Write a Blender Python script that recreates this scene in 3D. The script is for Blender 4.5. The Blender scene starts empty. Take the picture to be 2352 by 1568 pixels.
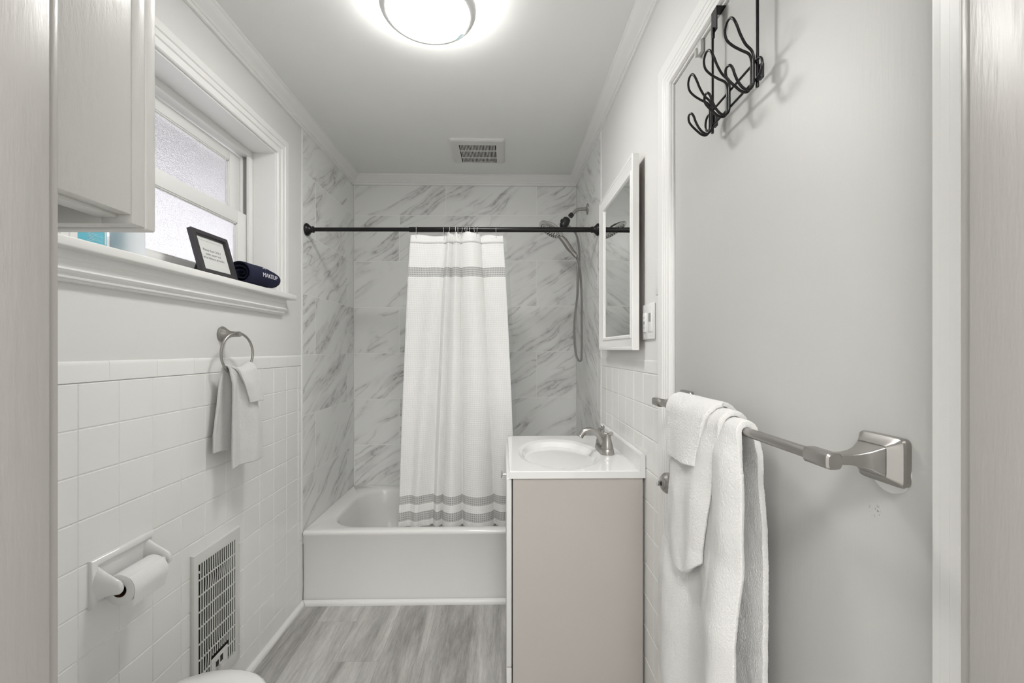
import bpy, bmesh, math, random
from mathutils import Vector, Matrix, Euler
from mathutils import noise as mn
PI = math.pi
random.seed(7)

# ------------------------------------------------------------------ camera, world, exposure
F, PSI, VY, ZC = 997.0, 0.0181, 803.2, 1.276
CP, SP = math.cos(PSI), math.sin(PSI)
S = bpy.context.scene
C = S.collection
cam_d = bpy.data.cameras.new('camera')
cam_d.sensor_width = 36.0
cam_d.lens = 36.0 * F / 2352.0
cam_d.shift_y = (VY - 784.0) / 2352.0
cam_d.clip_start = 0.01
cam = bpy.data.objects.new('camera', cam_d)
C.objects.link(cam)
cam.location = (0, 0, ZC)
cam.rotation_euler = (PI / 2, 0, -PSI)
S.camera = cam

w = bpy.data.worlds.new('world')
S.world = w
w.use_nodes = True
w.node_tree.nodes['Background'].inputs[0].default_value = (0.95, 0.94, 0.99, 1)
w.node_tree.nodes['Background'].inputs[1].default_value = 2.7

LAMP = 49.0      # ceiling lamp diffuser emission
HALL_FILL = 40.0       # emission of the unseen fill lamp added in the hallway
S.view_settings.view_transform = 'Standard'
S.view_settings.look = 'None'
S.view_settings.gamma = 1
S.view_settings.use_curve_mapping = False
S.view_settings.exposure = 0.15


def at(px, py, X=None, Y=None, Z=None):
    """point of the room seen at a pixel of the 2352x1568 frame, on the plane X=, Y= or Z="""
    a = (px - 1176) / F
    r = (CP * a + SP, CP - SP * a, (VY - py) / F)
    t = X / r[0] if X is not None else (Y / r[1] if Y is not None else (Z - ZC) / r[2])
    return Vector((r[0] * t, r[1] * t, r[2] * t + ZC))


# ------------------------------------------------------------------ materials
MATS = {}


class NT:
    def __init__(s, name):
        s.m = bpy.data.materials.new(name)
        s.m.use_nodes = True
        s.t = s.m.node_tree
        s.b = s.t.nodes['Principled BSDF']

    def n(s, kind, **kw):
        nd = s.t.nodes.new(kind)
        for k, v in kw.items():
            if k in ('operation', 'blend_type', 'data_type', 'noise_dimensions', 'wave_type', 'feature', 'bands_direction'):
                setattr(nd, k, v)
            else:
                nd.inputs[k.replace('_', ' ')].default_value = v
        return nd

    def l(s, a, b):
        s.t.links.new(a, b)

    def math(s, op, a, b=None, clamp=False):
        nd = s.t.nodes.new('ShaderNodeMath')
        nd.operation = op
        nd.use_clamp = clamp
        for i, v in enumerate((a, b)):
            if v is None:
                continue
            if isinstance(v, (int, float)):
                nd.inputs[i].default_value = v
            else:
                s.l(v, nd.inputs[i])
        return nd.outputs[0]

    def mix(s, f, a, b):
        nd = s.t.nodes.new('ShaderNodeMix')
        nd.data_type = 'RGBA'
        if isinstance(f, (int, float)):
            nd.inputs[0].default_value = f
        else:
            s.l(f, nd.inputs[0])
        for i, v in ((6, a), (7, b)):
            if isinstance(v, tuple):
                nd.inputs[i].default_value = (*v, 1)
            else:
                s.l(v, nd.inputs[i])
        return nd.outputs[2]

    def ramp(s, f, stops):
        nd = s.t.nodes.new('ShaderNodeValToRGB')
        el = nd.color_ramp.elements
        while len(el) < len(stops):
            el.new(0.5)
        for e, (p, c) in zip(el, stops):
            e.position = p
            e.color = (*c, 1) if isinstance(c, tuple) else (c, c, c, 1)
        s.l(f, nd.inputs[0])
        return nd.outputs[0]

    def smooth(s, f, a, b):
        nd = s.t.nodes.new('ShaderNodeMapRange')
        nd.interpolation_type = 'SMOOTHSTEP'
        nd.inputs[1].default_value = a
        nd.inputs[2].default_value = b
        s.l(f, nd.inputs[0])
        return nd.outputs[0]

    def coord(s, kind='Object', scale=(1, 1, 1), rot=(0, 0, 0), loc=(0, 0, 0)):
        tc = s.t.nodes.new('ShaderNodeTexCoord')
        mp = s.t.nodes.new('ShaderNodeMapping')
        mp.inputs['Scale'].default_value = scale
        mp.inputs['Rotation'].default_value = rot
        mp.inputs['Location'].default_value = loc
        s.l(tc.outputs[kind], mp.inputs['Vector'])
        return mp.outputs[0]

    def world(s, scale=(1, 1, 1), rot=(0, 0, 0)):
        g = s.t.nodes.new('ShaderNodeNewGeometry')
        mp = s.t.nodes.new('ShaderNodeMapping')
        mp.inputs['Scale'].default_value = scale
        mp.inputs['Rotation'].default_value = rot
        s.l(g.outputs['Position'], mp.inputs['Vector'])
        return mp.outputs[0]

    def noise(s, vec, scale, detail=3, rough=0.5, dist=0.0):
        nd = s.t.nodes.new('ShaderNodeTexNoise')
        nd.inputs['Scale'].default_value = scale
        nd.inputs['Detail'].default_value = detail
        nd.inputs['Roughness'].default_value = rough
        nd.inputs['Distortion'].default_value = dist
        s.l(vec, nd.inputs['Vector'])
        return nd.outputs[0]

    def bump(s, h, strength, dist=0.002, target=None):
        nd = s.t.nodes.new('ShaderNodeBump')
        nd.inputs['Strength'].default_value = strength
        nd.inputs['Distance'].default_value = dist
        s.l(h, nd.inputs['Height'])
        s.l(nd.outputs[0], (target or s.b).inputs['Normal'])
        return nd

    def base(s, col, rough=0.5, metal=0.0, **kw):
        s.b.inputs['Base Color'].default_value = (*col, 1)
        s.b.inputs['Roughness'].default_value = rough
        s.b.inputs['Metallic'].default_value = metal
        for k, v in kw.items():
            s.b.inputs[k.replace('_', ' ')].default_value = v
        return s


def simple(name, col, rough=0.5, metal=0.0, bump=None, **kw):
    t = NT(name).base(col, rough, metal, **kw)
    if bump:
        sc, st = bump[0], bump[1]
        strch = bump[2] if len(bump) > 2 else (1, 1, 1)
        t.bump(t.noise(t.world(strch), sc, 4, 0.6), st, 0.002)
    MATS[name] = t.m
    return t.m


simple('wall_paint', (0.80, 0.797, 0.78), 0.5, bump=(90, 0.08))
simple('ceiling_paint', (0.90, 0.905, 0.885), 0.75, bump=(160, 0.15))
simple('trim_paint', (0.87, 0.867, 0.85), 0.35, bump=(70, 0.05))
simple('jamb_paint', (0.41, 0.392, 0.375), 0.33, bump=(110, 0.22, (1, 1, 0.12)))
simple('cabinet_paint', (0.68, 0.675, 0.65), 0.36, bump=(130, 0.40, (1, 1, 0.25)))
simple('tile_white', (0.90, 0.898, 0.88), 0.14, bump=(25, 0.03))
simple('porcelain', (0.86, 0.86, 0.85), 0.08, Coat_Weight=0.4)
simple('tub_enamel', (0.87, 0.865, 0.845), 0.12)
simple('cultured_marble', (0.88, 0.88, 0.87), 0.09, Coat_Weight=0.3)
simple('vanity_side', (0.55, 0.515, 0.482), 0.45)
simple('vanity_front', (0.80, 0.80, 0.785), 0.35)
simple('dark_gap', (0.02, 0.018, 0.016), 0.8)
simple('black_metal', (0.006, 0.005, 0.006), 0.30, 0.0, Specular_IOR_Level=0.35)
simple('black_plastic', (0.02, 0.022, 0.022), 0.35)
simple('silver', (0.75, 0.74, 0.73), 0.2, 1.0)
simple('plastic_white', (0.80, 0.80, 0.79), 0.3)
simple('vent_plastic', (0.74, 0.735, 0.71), 0.45)
simple('lamp_rim', (0.86, 0.86, 0.85), 0.35)
simple('heater_paint', (0.74, 0.745, 0.72), 0.3)
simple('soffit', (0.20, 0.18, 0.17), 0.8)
simple('mirror_glass', (0.86, 0.88, 0.87), 0.01, 1.0)
simple('paper_roll', (0.87, 0.87, 0.86), 0.9, bump=(120, 0.3))
simple('card_core', (0.10, 0.045, 0.02), 0.9)
simple('frame_black', (0.045, 0.04, 0.045), 0.35)
simple('sign_paper', (0.72, 0.73, 0.71), 0.25)
simple('ink', (0.12, 0.12, 0.12), 0.8)
simple('embroidery', (0.85, 0.85, 0.88), 0.7)
simple('box_blue', (0.16, 0.55, 0.68), 0.35)
simple('box_navy', (0.03, 0.07, 0.42), 0.35)
simple('box_print', (0.62, 0.80, 0.84), 0.5)
simple('bottle_white', (0.82, 0.86, 0.90), 0.35)
simple('sticker', (0.55, 0.68, 0.70), 0.5, Emission_Color=(0.55, 0.68, 0.70, 1), Emission_Strength=0.35)  # own glow stands in for lamp light shining through the paper
simple('button_grey', (0.30, 0.30, 0.29), 0.4)
simple('grout', (0.93, 0.93, 0.91), 0.85)
simple('brown_board', (0.20, 0.11, 0.06), 0.8)
simple('hall_paint', (0.88, 0.878, 0.868), 0.7)

simple('hall_floor', (0.87, 0.865, 0.85), 0.8)  # unseen floor, kept pale to bounce light up to the ceiling
# brushed nickel
t = NT('nickel').base((0.40, 0.385, 0.37), 0.33, 1.0)
t.bump(t.noise(t.world((1, 1, 12)), 90, 3), 0.04, 0.001)
MATS['nickel'] = t.m
t = NT('hose_metal').base((0.72, 0.71, 0.69), 0.3, 1.0)
wv = t.n('ShaderNodeTexWave', Scale=110.0)
wv.bands_direction = 'Z'
t.l(t.world(), wv.inputs['Vector'])
t.bump(wv.outputs['Fac'], 0.9, 0.003)
MATS['hose_metal'] = t.m

# door paint with a few scuffs where the paint is marked
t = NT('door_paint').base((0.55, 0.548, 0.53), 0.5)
pos = t.world()
sub = t.n('ShaderNodeVectorMath', operation='DISTANCE')
t.l(pos, sub.inputs[0])
p0 = at(2005, 1172, X=0.492)
sub.inputs[1].default_value = p0
m = t.math('SUBTRACT', 1.0, t.smooth(sub.outputs['Value'], 0.004, 0.013))
m2 = t.smooth(t.noise(pos, 260, 2, 0.6), 0.56, 0.60)
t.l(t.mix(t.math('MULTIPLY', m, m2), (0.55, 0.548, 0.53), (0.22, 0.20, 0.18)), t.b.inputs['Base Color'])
t.bump(t.noise(t.world((1, 1, 0.12)), 120, 4, 0.6), 0.16, 0.002)
MATS['door_paint'] = t.m

# terry towel
def terry(name, col, sheen=0.15):
    t = NT(name).base(col, 0.95)
    t.b.inputs['Sheen Weight'].default_value = sheen
    t.b.inputs['Sheen Roughness'].default_value = 0.6
    a = t.noise(t.world(), 260, 3, 0.7)
    b = t.noise(t.world(), 900, 2, 0.6)
    t.bump(t.math('ADD', a, b), 0.7, 0.003)
    MATS[name] = t.m
terry('terry_white', (0.84, 0.832, 0.818))
terry('terry_navy', (0.010, 0.013, 0.045), 0.0)

# marble tile, veins follow each tile's own UV
t = NT('marble')
uv = t.coord('UV', rot=(0, 0, math.radians(-33)))
warp = t.noise(uv, 1.7, 2, 0.5)
fine = t.noise(uv, 14.0, 3, 0.6)
st = t.n('ShaderNodeMapping')
st.inputs['Scale'].default_value = (0.62, 4.9, 1)
t.l(uv, st.inputs['Vector'])
addv = t.n('ShaderNodeVectorMath', operation='ADD')
t.l(st.outputs[0], addv.inputs[0])
wc = t.n('ShaderNodeCombineXYZ')
t.l(t.math('ADD', t.math('MULTIPLY', warp, 0.95), t.math('MULTIPLY', fine, 0.10)), wc.inputs[1])
t.l(wc.outputs[0], addv.inputs[1])
V = addv.outputs[0]
def ridge(sc, det, off):
    n_ = t.noise(V, sc, det, 0.5)
    return t.math('ABSOLUTE', t.math('SUBTRACT', n_, off))
d1, d2 = ridge(1.25, 3, 0.50), ridge(2.3, 2, 0.53)
inv = lambda x: t.math('SUBTRACT', 1.0, x)
thin1, thin2 = inv(t.smooth(d1, 0.0, 0.011)), inv(t.smooth(d2, 0.0, 0.014))
soft1, soft2 = inv(t.smooth(d1, 0.0, 0.075)), inv(t.smooth(d2, 0.0, 0.06))
gate = t.smooth(t.noise(uv, 2.6, 3, 0.55), 0.36, 0.58)
gate2 = t.smooth(t.noise(uv, 3.4, 3, 0.5), 0.44, 0.62)
mottle = t.smooth(t.noise(uv, 26, 4, 0.6), 0.35, 0.65)
smear = t.math('ADD', t.math('MULTIPLY', soft1, gate), t.math('MULTIPLY', t.math('MULTIPLY', soft2, gate2), 0.7), clamp=True)
smear = t.math('MULTIPLY', smear, t.math('ADD', t.math('MULTIPLY', mottle, 0.35), 0.55))
line = t.math('ADD', t.math('MULTIPLY', thin1, gate), t.math('MULTIPLY', t.math('MULTIPLY', thin2, gate2), 0.8), clamp=True)
line = t.math('MULTIPLY', line, t.math('ADD', t.math('MULTIPLY', mottle, 0.6), 0.3))
base = t.mix(t.math('MULTIPLY', smear, 0.56), (0.86, 0.865, 0.85), (0.46, 0.45, 0.435))
t.l(t.mix(t.math('MULTIPLY', line, 0.75), base, (0.21, 0.20, 0.19)), t.b.inputs['Base Color'])
t.b.inputs['Roughness'].default_value = 0.28
MATS['marble'] = t.m

# grey vinyl plank
t = NT('plank_floor')
g = t.world()
sep = t.n('ShaderNodeSeparateXYZ')
t.l(g, sep.inputs[0])
PWID, PLEN = 0.183, 1.2
col = t.math('FLOOR', t.math('DIVIDE', t.math('ADD', sep.outputs[0], 10.030), PWID))
wn = t.n('ShaderNodeTexWhiteNoise', noise_dimensions='1D')
t.l(col, wn.inputs['W'])
yo = t.math('ADD', sep.outputs[1], t.math('MULTIPLY', wn.outputs['Value'], 7.3))
row = t.math('FLOOR', t.math('DIVIDE', t.math('ADD', yo, 10), PLEN))
cmb = t.n('ShaderNodeCombineXYZ')
t.l(col, cmb.inputs[0]); t.l(row, cmb.inputs[1])
wn2 = t.n('ShaderNodeTexWhiteNoise', noise_dimensions='3D')
t.l(cmb.outputs[0], wn2.inputs['Vector'])
gx = t.math('MULTIPLY', sep.outputs[0], 9.0)
gy = t.math('MULTIPLY', sep.outputs[1], 0.9)
gv = t.n('ShaderNodeCombineXYZ')
t.l(gx, gv.inputs[0]); t.l(gy, gv.inputs[1]); t.l(t.math('MULTIPLY', wn2.outputs['Value'], 37), gv.inputs[2])
g1 = t.noise(gv.outputs[0], 1.3, 5, 0.6, 0.9)
g2 = t.noise(gv.outputs[0], 9.0, 5, 0.65, 0.4)
g3 = t.noise(gv.outputs[0], 34.0, 3, 0.6, 0.3)
tone = t.math('ADD', t.math('MULTIPLY', g1, 0.75), t.math('ADD', t.math('MULTIPLY', g2, 0.35), t.math('MULTIPLY', g3, 0.22)))
tone = t.math('ADD', tone, t.math('MULTIPLY', t.math('SUBTRACT', wn2.outputs['Value'], 0.5), 0.16))
colr = t.ramp(tone, [(0.40, (0.20, 0.187, 0.178)), (0.60, (0.37, 0.36, 0.345)), (0.85, (0.62, 0.61, 0.59))])
fr = t.math('FRACT', t.math('DIVIDE', t.math('ADD', sep.outputs[0], 10.030), PWID))
e1 = t.math('LESS_THAN', fr, 0.010)
fr2 = t.math('FRACT', t.math('DIVIDE', t.math('ADD', yo, 10), PLEN))
e2 = t.math('LESS_THAN', fr2, 0.0012)
edge = t.math('MULTIPLY', t.math('MAXIMUM', e1, e2), 0.35)
t.l(t.mix(edge, colr, (0.10, 0.09, 0.085)), t.b.inputs['Base Color'])
t.b.inputs['Roughness'].default_value = 0.5
t.bump(g2, 0.1, 0.001)
MATS['plank_floor'] = t.m

# waffle weave curtain with woven grey bands (bands and cells laid out on the cloth's own UV, v = height)
t = NT('waffle')
uvn = t.coord('UV')
sp = t.n('ShaderNodeSeparateXYZ')
t.l(uvn, sp.inputs[0])
PIT = 0.0112
def cell(o):
    return t.math('ABSOLUTE', t.math('SINE', t.math('MULTIPLY', o, PI / PIT)))
cu, cv = cell(sp.outputs[0]), cell(sp.outputs[1])
pit = t.math('MULTIPLY', cu, cv)
def band(a, b):
    return t.math('MULTIPLY', t.math('GREATER_THAN', sp.outputs[1], a), t.math('LESS_THAN', sp.outputs[1], b))
bands = t.math('ADD', t.math('ADD', band(1.652, 1.700), band(0.455, 0.500)), band(0.366, 0.414))
dots = t.smooth(pit, 0.42, 0.72)
bc = t.mix(dots, (0.62, 0.62, 0.605), (0.33, 0.33, 0.325))
wc_ = t.mix(dots, (0.88, 0.88, 0.865), (0.84, 0.84, 0.825))
t.l(t.mix(bands, wc_, bc), t.b.inputs['Base Color'])
t.b.inputs['Roughness'].default_value = 0.85
t.bump(t.math('SUBTRACT', 1.0, pit), 0.28, 0.003)
MATS['waffle'] = t.m
simple('cloth_plain', (0.88, 0.88, 0.865), 0.85)

# clear plastic liner
t = NT('clear_liner').base((0.9, 0.93, 0.92), 0.1)
tr = t.n('ShaderNodeBsdfTransparent')
tr.inputs[0].default_value = (0.95, 0.97, 0.96, 1)
gl = t.n('ShaderNodeBsdfGlossy')
gl.inputs['Roughness'].default_value = 0.12
df = t.n('ShaderNodeBsdfDiffuse')
df.inputs[0].default_value = (0.85, 0.88, 0.87, 1)
ms = t.n('ShaderNodeMixShader'); ms.inputs[0].default_value = 0.12
t.l(tr.outputs[0], ms.inputs[1]); t.l(df.outputs[0], ms.inputs[2])
ms2 = t.n('ShaderNodeMixShader'); ms2.inputs[0].default_value = 0.05
t.l(ms.outputs[0], ms2.inputs[1]); t.l(gl.outputs[0], ms2.inputs[2])
t.l(ms2.outputs[0], t.t.nodes['Material Output'].inputs['Surface'])
MATS['clear_liner'] = t.m

# frosted window glass
t = NT('frosted_glass').base((0.95, 0.95, 0.97), 0.42, IOR=1.45, Transmission_Weight=1.0)
gn = t.noise(t.world(), 300, 2, 0.6)
t.bump(gn, 1.0, 0.006)
t.l(t.mix(t.smooth(gn, 0.40, 0.60), (0.78, 0.77, 0.80), (1.0, 1.0, 1.0)), t.b.inputs['Base Color'])
MATS['frosted_glass'] = t.m
t = NT('clear_glass').base((0.97, 0.98, 0.98), 0.02, IOR=1.45, Transmission_Weight=1.0)
MATS['clear_glass'] = t.m


def emit(name, col, strength):
    t = NT(name).base(col, 0.5)
    t.b.inputs['Emission Color'].default_value = (*col, 1)
    t.b.inputs['Emission Strength'].default_value = strength
    MATS[name] = t.m
emit('lamp_diffuser', (1.0, 0.985, 0.96), LAMP)
emit('hall_fill_diffuser', (1.0, 0.99, 0.97), HALL_FILL)


# ------------------------------------------------------------------ mesh helpers
BASE = {}


class MB:
    def __init__(s):
        s.bm = bmesh.new()
        s.uv = None

    def quad(s, pts, mi=0, uvs=None):
        vs = [s.bm.verts.new(p) for p in pts]
        f = s.bm.faces.new(vs)
        f.material_index = mi
        if uvs:
            if s.uv is None:
                s.uv = s.bm.loops.layers.uv.new('UVMap')
            for l, q in zip(f.loops, uvs):
                l[s.uv].uv = q
        return f

    def box(s, x0, y0, z0, x1, y1, z1, bev=0.0, seg=2, mi=0):
        r = bmesh.ops.create_cube(s.bm, size=1)
        M = Matrix.Translation(((x0 + x1) / 2, (y0 + y1) / 2, (z0 + z1) / 2)) @ Matrix.Diagonal((abs(x1 - x0), abs(y1 - y0), abs(z1 - z0), 1))
        bmesh.ops.transform(s.bm, matrix=M, verts=r['verts'])
        fs = {f for v in r['verts'] for f in v.link_faces}
        for f in fs:
            f.material_index = mi
        if bev > 0:
            es = list({e for v in r['verts'] for e in v.link_edges})
            rr = bmesh.ops.bevel(s.bm, geom=es, offset=bev, segments=seg, profile=0.5, affect='EDGES')
            for f in rr['faces']:
                f.material_index = mi
        return s

    def xf(s, fn):
        """run fn(self) and return verts it added"""
        n = len(s.bm.verts)
        fn(s)
        s.bm.verts.ensure_lookup_table()
        return s.bm.verts[n:]

    def loft(s, rings, cap0=True, cap1=True, closed=True, mi=0, uvf=None):
        vr = [[s.bm.verts.new(p) for p in r] for r in rings]
        n = len(vr[0])
        for a, b in zip(vr[:-1], vr[1:]):
            for i in range(n if closed else n - 1):
                j = (i + 1) % n
                try:
                    f = s.bm.faces.new((a[i], a[j], b[j], b[i]))
                    f.material_index = mi
                except ValueError:
                    pass
        if cap0:
            s.bm.faces.new(list(reversed(vr[0]))).material_index = mi
        if cap1:
            s.bm.faces.new(vr[-1]).material_index = mi
        return vr

    def tube(s, pts, r, seg=12, closed=False, rfn=None, mi=0):
        pts = [Vector(p) for p in pts]
        n = len(pts)
        rings = []
        up = None
        for i, p in enumerate(pts):
            if closed:
                d = pts[(i + 1) % n] - pts[(i - 1) % n]
            else:
                d = pts[min(i + 1, n - 1)] - pts[max(i - 1, 0)]
            d.normalize()
            if up is None:
                up = Vector((0, 0, 1)) if abs(d.z) < 0.9 else Vector((1, 0, 0))
            a = (up - d * up.dot(d)).normalized()
            up = a
            b = d.cross(a)
            rr = rfn(i / (n - 1)) if rfn else r
            rings.append([p + (a * math.cos(k * 2 * PI / seg) + b * math.sin(k * 2 * PI / seg)) * rr for k in range(seg)])
        if closed:
            rings.append(rings[0])
            vr = [[s.bm.verts.new(q) for q in r_] for r_ in rings[:-1]]
            vr.append(vr[0])
            for A, B in zip(vr[:-1], vr[1:]):
                for i in range(seg):
                    j = (i + 1) % seg
                    s.bm.faces.new((A[i], A[j], B[j], B[i])).material_index = mi
        else:
            s.loft(rings, mi=mi)
        return s

    def lathe(s, prof, o, ax, seg=28, mi=0):
        """prof: list of (distance along axis, radius)"""
        o = Vector(o); ax = Vector(ax).normalized()
        a = ax.orthogonal().normalized(); b = ax.cross(a)
        rings = [[o + ax * h + (a * math.cos(k * 2 * PI / seg) + b * math.sin(k * 2 * PI / seg)) * max(r, 1e-5) for k in range(seg)] for h, r in prof]
        s.loft(rings, mi=mi)
        return s

    def prism(s, prof, fn, a, b, mi=0, closed=True):
        """profile (list of 2-D points) swept from a to b; fn(p, t) gives the 3-D point"""
        s.loft([[fn(p, a) for p in prof], [fn(p, b) for p in prof]], cap0=closed, cap1=closed, closed=closed, mi=mi)
        return s

    def grid(s, nu, nv, fn, uvf=None, mi=0):
        V = [[s.bm.verts.new(fn(i / nu, j / nv)) for j in range(nv + 1)] for i in range(nu + 1)]
        if uvf and s.uv is None:
            s.uv = s.bm.loops.layers.uv.new('UVMap')
        for i in range(nu):
            for j in range(nv):
                f = s.bm.faces.new((V[i][j], V[i + 1][j], V[i + 1][j + 1], V[i][j + 1]))
                f.material_index = mi
                if uvf:
                    for l, (ii, jj) in zip(f.loops, ((i, j), (i + 1, j), (i + 1, j + 1), (i, j + 1))):
                        l[s.uv].uv = uvf(ii / nu, jj / nv)
        return V

    def build(s, name, mat, parent=None, smooth=None, base=None, normals=True, mods=None):
        if normals:
            bmesh.ops.recalc_face_normals(s.bm, faces=s.bm.faces)
        if base is None:
            base = BASE.get(parent.name, Vector((0, 0, 0))) if parent else Vector((0, 0, 0))
        base = Vector(base)
        bmesh.ops.translate(s.bm, vec=-base, verts=s.bm.verts)
        me = bpy.data.meshes.new(name)
        s.bm.to_mesh(me)
        s.bm.free()
        for mm in (mat if isinstance(mat, (list, tuple)) else [mat]):
            me.materials.append(MATS[mm])
        o = bpy.data.objects.new(name, me)
        C.objects.link(o)
        BASE[o.name] = base
        if parent:
            o.parent = parent
        else:
            o.location = base
        if smooth is not None:
            me.shade_smooth()
            if smooth < 180:
                me.set_sharp_from_angle(angle=math.radians(smooth))
        return o


def thing(name, loc, label, cat, group=None):
    o = bpy.data.objects.new(name, None)
    o.empty_display_size = 0.05
    C.objects.link(o)
    o.location = loc
    BASE[o.name] = Vector(loc)
    return tag(o, label, cat, group)


def tag(o, label, cat, group=None, kind=None):
    o['label'] = label
    o['category'] = cat
    if group:
        o['group'] = group
    if kind:
        o['kind'] = kind
    return o


def struct(o, label, cat):
    return tag(o, label, cat, kind='structure')


def subsurf(o, lv=1):
    m_ = o.modifiers.new('subdivision', 'SUBSURF')
    m_.levels = lv
    m_.render_levels = lv


def solid(o, th, off=0.0):
    m_ = o.modifiers.new('thickness', 'SOLIDIFY')
    m_.thickness = th
    m_.offset = off


def fluff(o, th, amp, size):
    """terry pile: thick rounded cloth with fine surface relief"""
    solid(o, th)
    subsurf(o, 2)
    tx = bpy.data.textures.get('pile%g' % size) or bpy.data.textures.new('pile%g' % size, 'CLOUDS')
    tx.noise_scale = size
    tx.noise_depth = 1
    m_ = o.modifiers.new('pile', 'DISPLACE')
    m_.texture = tx
    m_.texture_coords = 'GLOBAL'
    m_.strength = amp
    m_.mid_level = 0.5


def bez(pts, n=12):
    """smooth Catmull-Rom polyline through points"""
    P_ = [Vector(p) for p in pts]
    P_ = [P_[0] * 2 - P_[1]] + P_ + [P_[-1] * 2 - P_[-2]]
    out = []
    for i in range(1, len(P_) - 2):
        p0, p1, p2, p3 = P_[i - 1:i + 3]
        for k in range(n):
            t_ = k / n
            out.append(0.5 * ((2 * p1) + (p2 - p0) * t_ + (2 * p0 - 5 * p1 + 4 * p2 - p3) * t_ ** 2 + (3 * p1 - p0 - 3 * p2 + p3) * t_ ** 3))
    out.append(P_[-2])
    return out


def text_mesh(body, size, extrude=0.0, align='CENTER', spacing=1.0):
    cu = bpy.data.curves.new('lettering', 'FONT')
    cu.body = body
    cu.size = size
    cu.extrude = extrude
    cu.align_x = align
    cu.space_line = spacing
    o = bpy.data.objects.new('lettering_source', cu)
    C.objects.link(o)
    dg = bpy.context.evaluated_depsgraph_get()
    me = bpy.data.meshes.new_from_object(o.evaluated_get(dg))
    bpy.data.objects.remove(o)
    return me


# ------------------------------------------------------------------ room dimensions
XL, XR = -1.010, 0.489           # tiled faces of the side walls
YB, YT = 2.931, 2.195            # back wall face, tub front
YN = 0.40                        # room face of the wall with the doorway
ZT = 2.440                       # ceiling
WY0, WY1, WZ0, WZ1 = 1.040, 1.942, 1.503, 2.151   # window opening
T = 0.1095
HY = -1.5                        # hallway back wall

# floor and ceiling
b = MB(); b.box(-2.3, YN - 0.06, -0.05, 1.6, YB + 0.05, 0.0)
struct(b.build('floor', 'plank_floor'), 'grey wood-look vinyl plank floor', 'floor')
b = MB(); b.box(-2.3, HY, -0.05, 1.6, YN - 0.06, 0.0)
struct(b.build('floor_hall', 'hall_floor'), 'unseen hallway floor behind the viewpoint, made pale to bounce light', 'floor')
b = MB(); b.box(-2.3, HY, ZT, 1.6, YB + 0.05, ZT + 0.05)
struct(b.build('ceiling', 'ceiling_paint'), 'flat off-white painted ceiling', 'ceiling')

# left wall with window opening
PX = -1.014
b = MB()
b.box(PX - 0.16, YN - 0.12, 0, PX, WY0, ZT)
b.box(PX - 0.16, WY1, 0, PX, YB + 0.03, ZT)
b.box(PX - 0.16, WY0, 0, PX, WY1, WZ0)
b.box(PX - 0.16, WY0, WZ1, PX, WY1, ZT)
wall_l = struct(b.build('wall_left', 'wall_paint'), 'white painted left wall with the window and white tile below', 'wall')


def tile_field(b, fn, u0, u1, v0, v1, us, vs, gap, h, bev, uvjit=False, rowjoints=None, ug=None):
    """raised tiles on a grout plane. fn(u, v, h) -> point; vs rows; us joints, or rowjoints[i] per row"""
    b.quad([fn(u0, v0, 0), fn(u1, v0, 0), fn(u1, v1, 0), fn(u0, v1, 0)], mi=1 if uvjit else 0, uvs=[(0, 0)] * 4 if uvjit else None)
    rows = [v for v in vs if v0 < v < v1]
    rows = [v0] + sorted(rows) + [v1]
    for i in range(len(rows) - 1):
        ju = rowjoints(i, rows[i], rows[i + 1]) if rowjoints else us
        cols = [u0] + sorted(u for u in ju if u0 + 0.004 < u < u1 - 0.004) + [u1]
        for k in range(len(cols) - 1):
            gu = gap if ug is None else ug
            a0, a1, c0, c1 = cols[k] + gu, cols[k + 1] - gu, rows[i] + gap, rows[i + 1] - gap
            if a1 - a0 < 3 * bev or c1 - c0 < 3 * bev:
                continue
            o = (random.uniform(0, 40), random.uniform(0, 40))
            lo = [(a0, c0), (a1, c0), (a1, c1), (a0, c1)]
            hi = [(a0 + bev, c0 + bev), (a1 - bev, c0 + bev), (a1 - bev, c1 - bev), (a0 + bev, c1 - bev)]
            UVq = lambda q: [(x + o[0], y + o[1]) for x, y in q] if uvjit else None
            b.quad([fn(x, y, h) for x, y in hi], uvs=UVq(hi))
            for e in range(4):
                f_ = (e + 1) % 4
                q = [lo[e], lo[f_], hi[f_], hi[e]]
                b.quad([fn(*lo[e], 0), fn(*lo[f_], 0), fn(*hi[f_], h), fn(*hi[e], h)], uvs=UVq(q))


# white wainscot tile, left
Z0 = 1.196
rowsZ = [Z0 - k * T for k in range(0, 11)]
b = MB()
TF = XL - 0.0025
tile_field(b, lambda u, v, h: (TF + h, u, v), YN, YT - 0.047, 0.0, Z0, [1.048 + k * T for k in range(-6, 11)], rowsZ, 0.0009, 0.0022, 0.0020, ug=0.0002)
tile_field(b, lambda u, v, h: (TF + h, u, v), YT - 0.047, YT - 0.004, 0.0, Z0, [], rowsZ, 0.0009, 0.0022, 0.0020, ug=0.0002)
b.build('tile_wainscot', 'tile_white', wall_l, normals=False)
# bullnose cap
def cap(b, xs, sg, y0, y1, z0, z1):
    prof = [(0, z0 + .001), (0.0022, z0 + 0.0025), (0.0022, z1 - 0.012), (0.0014, z1 - 0.006), (-0.001, z1 - 0.002), (-0.0045, z1)]
    b.prism([(p[0], p[1]) for p in prof] + [(-0.0046, z0)], lambda p, t_: (xs + sg * p[0], t_, p[1]), y0, y1)
b = MB()
y = 0.978
while y > YN: y -= 0.1525
while y < YT - 0.006:
    y1 = min(y + 0.1525, YT - 0.004)
    cap(b, TF, 1, max(y, YN) + 0.0003, y1 - 0.0003, Z0, 1.2505)
    y += 0.1525
b.build('tile_cap', 'tile_white', wall_l, smooth=40)

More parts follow.
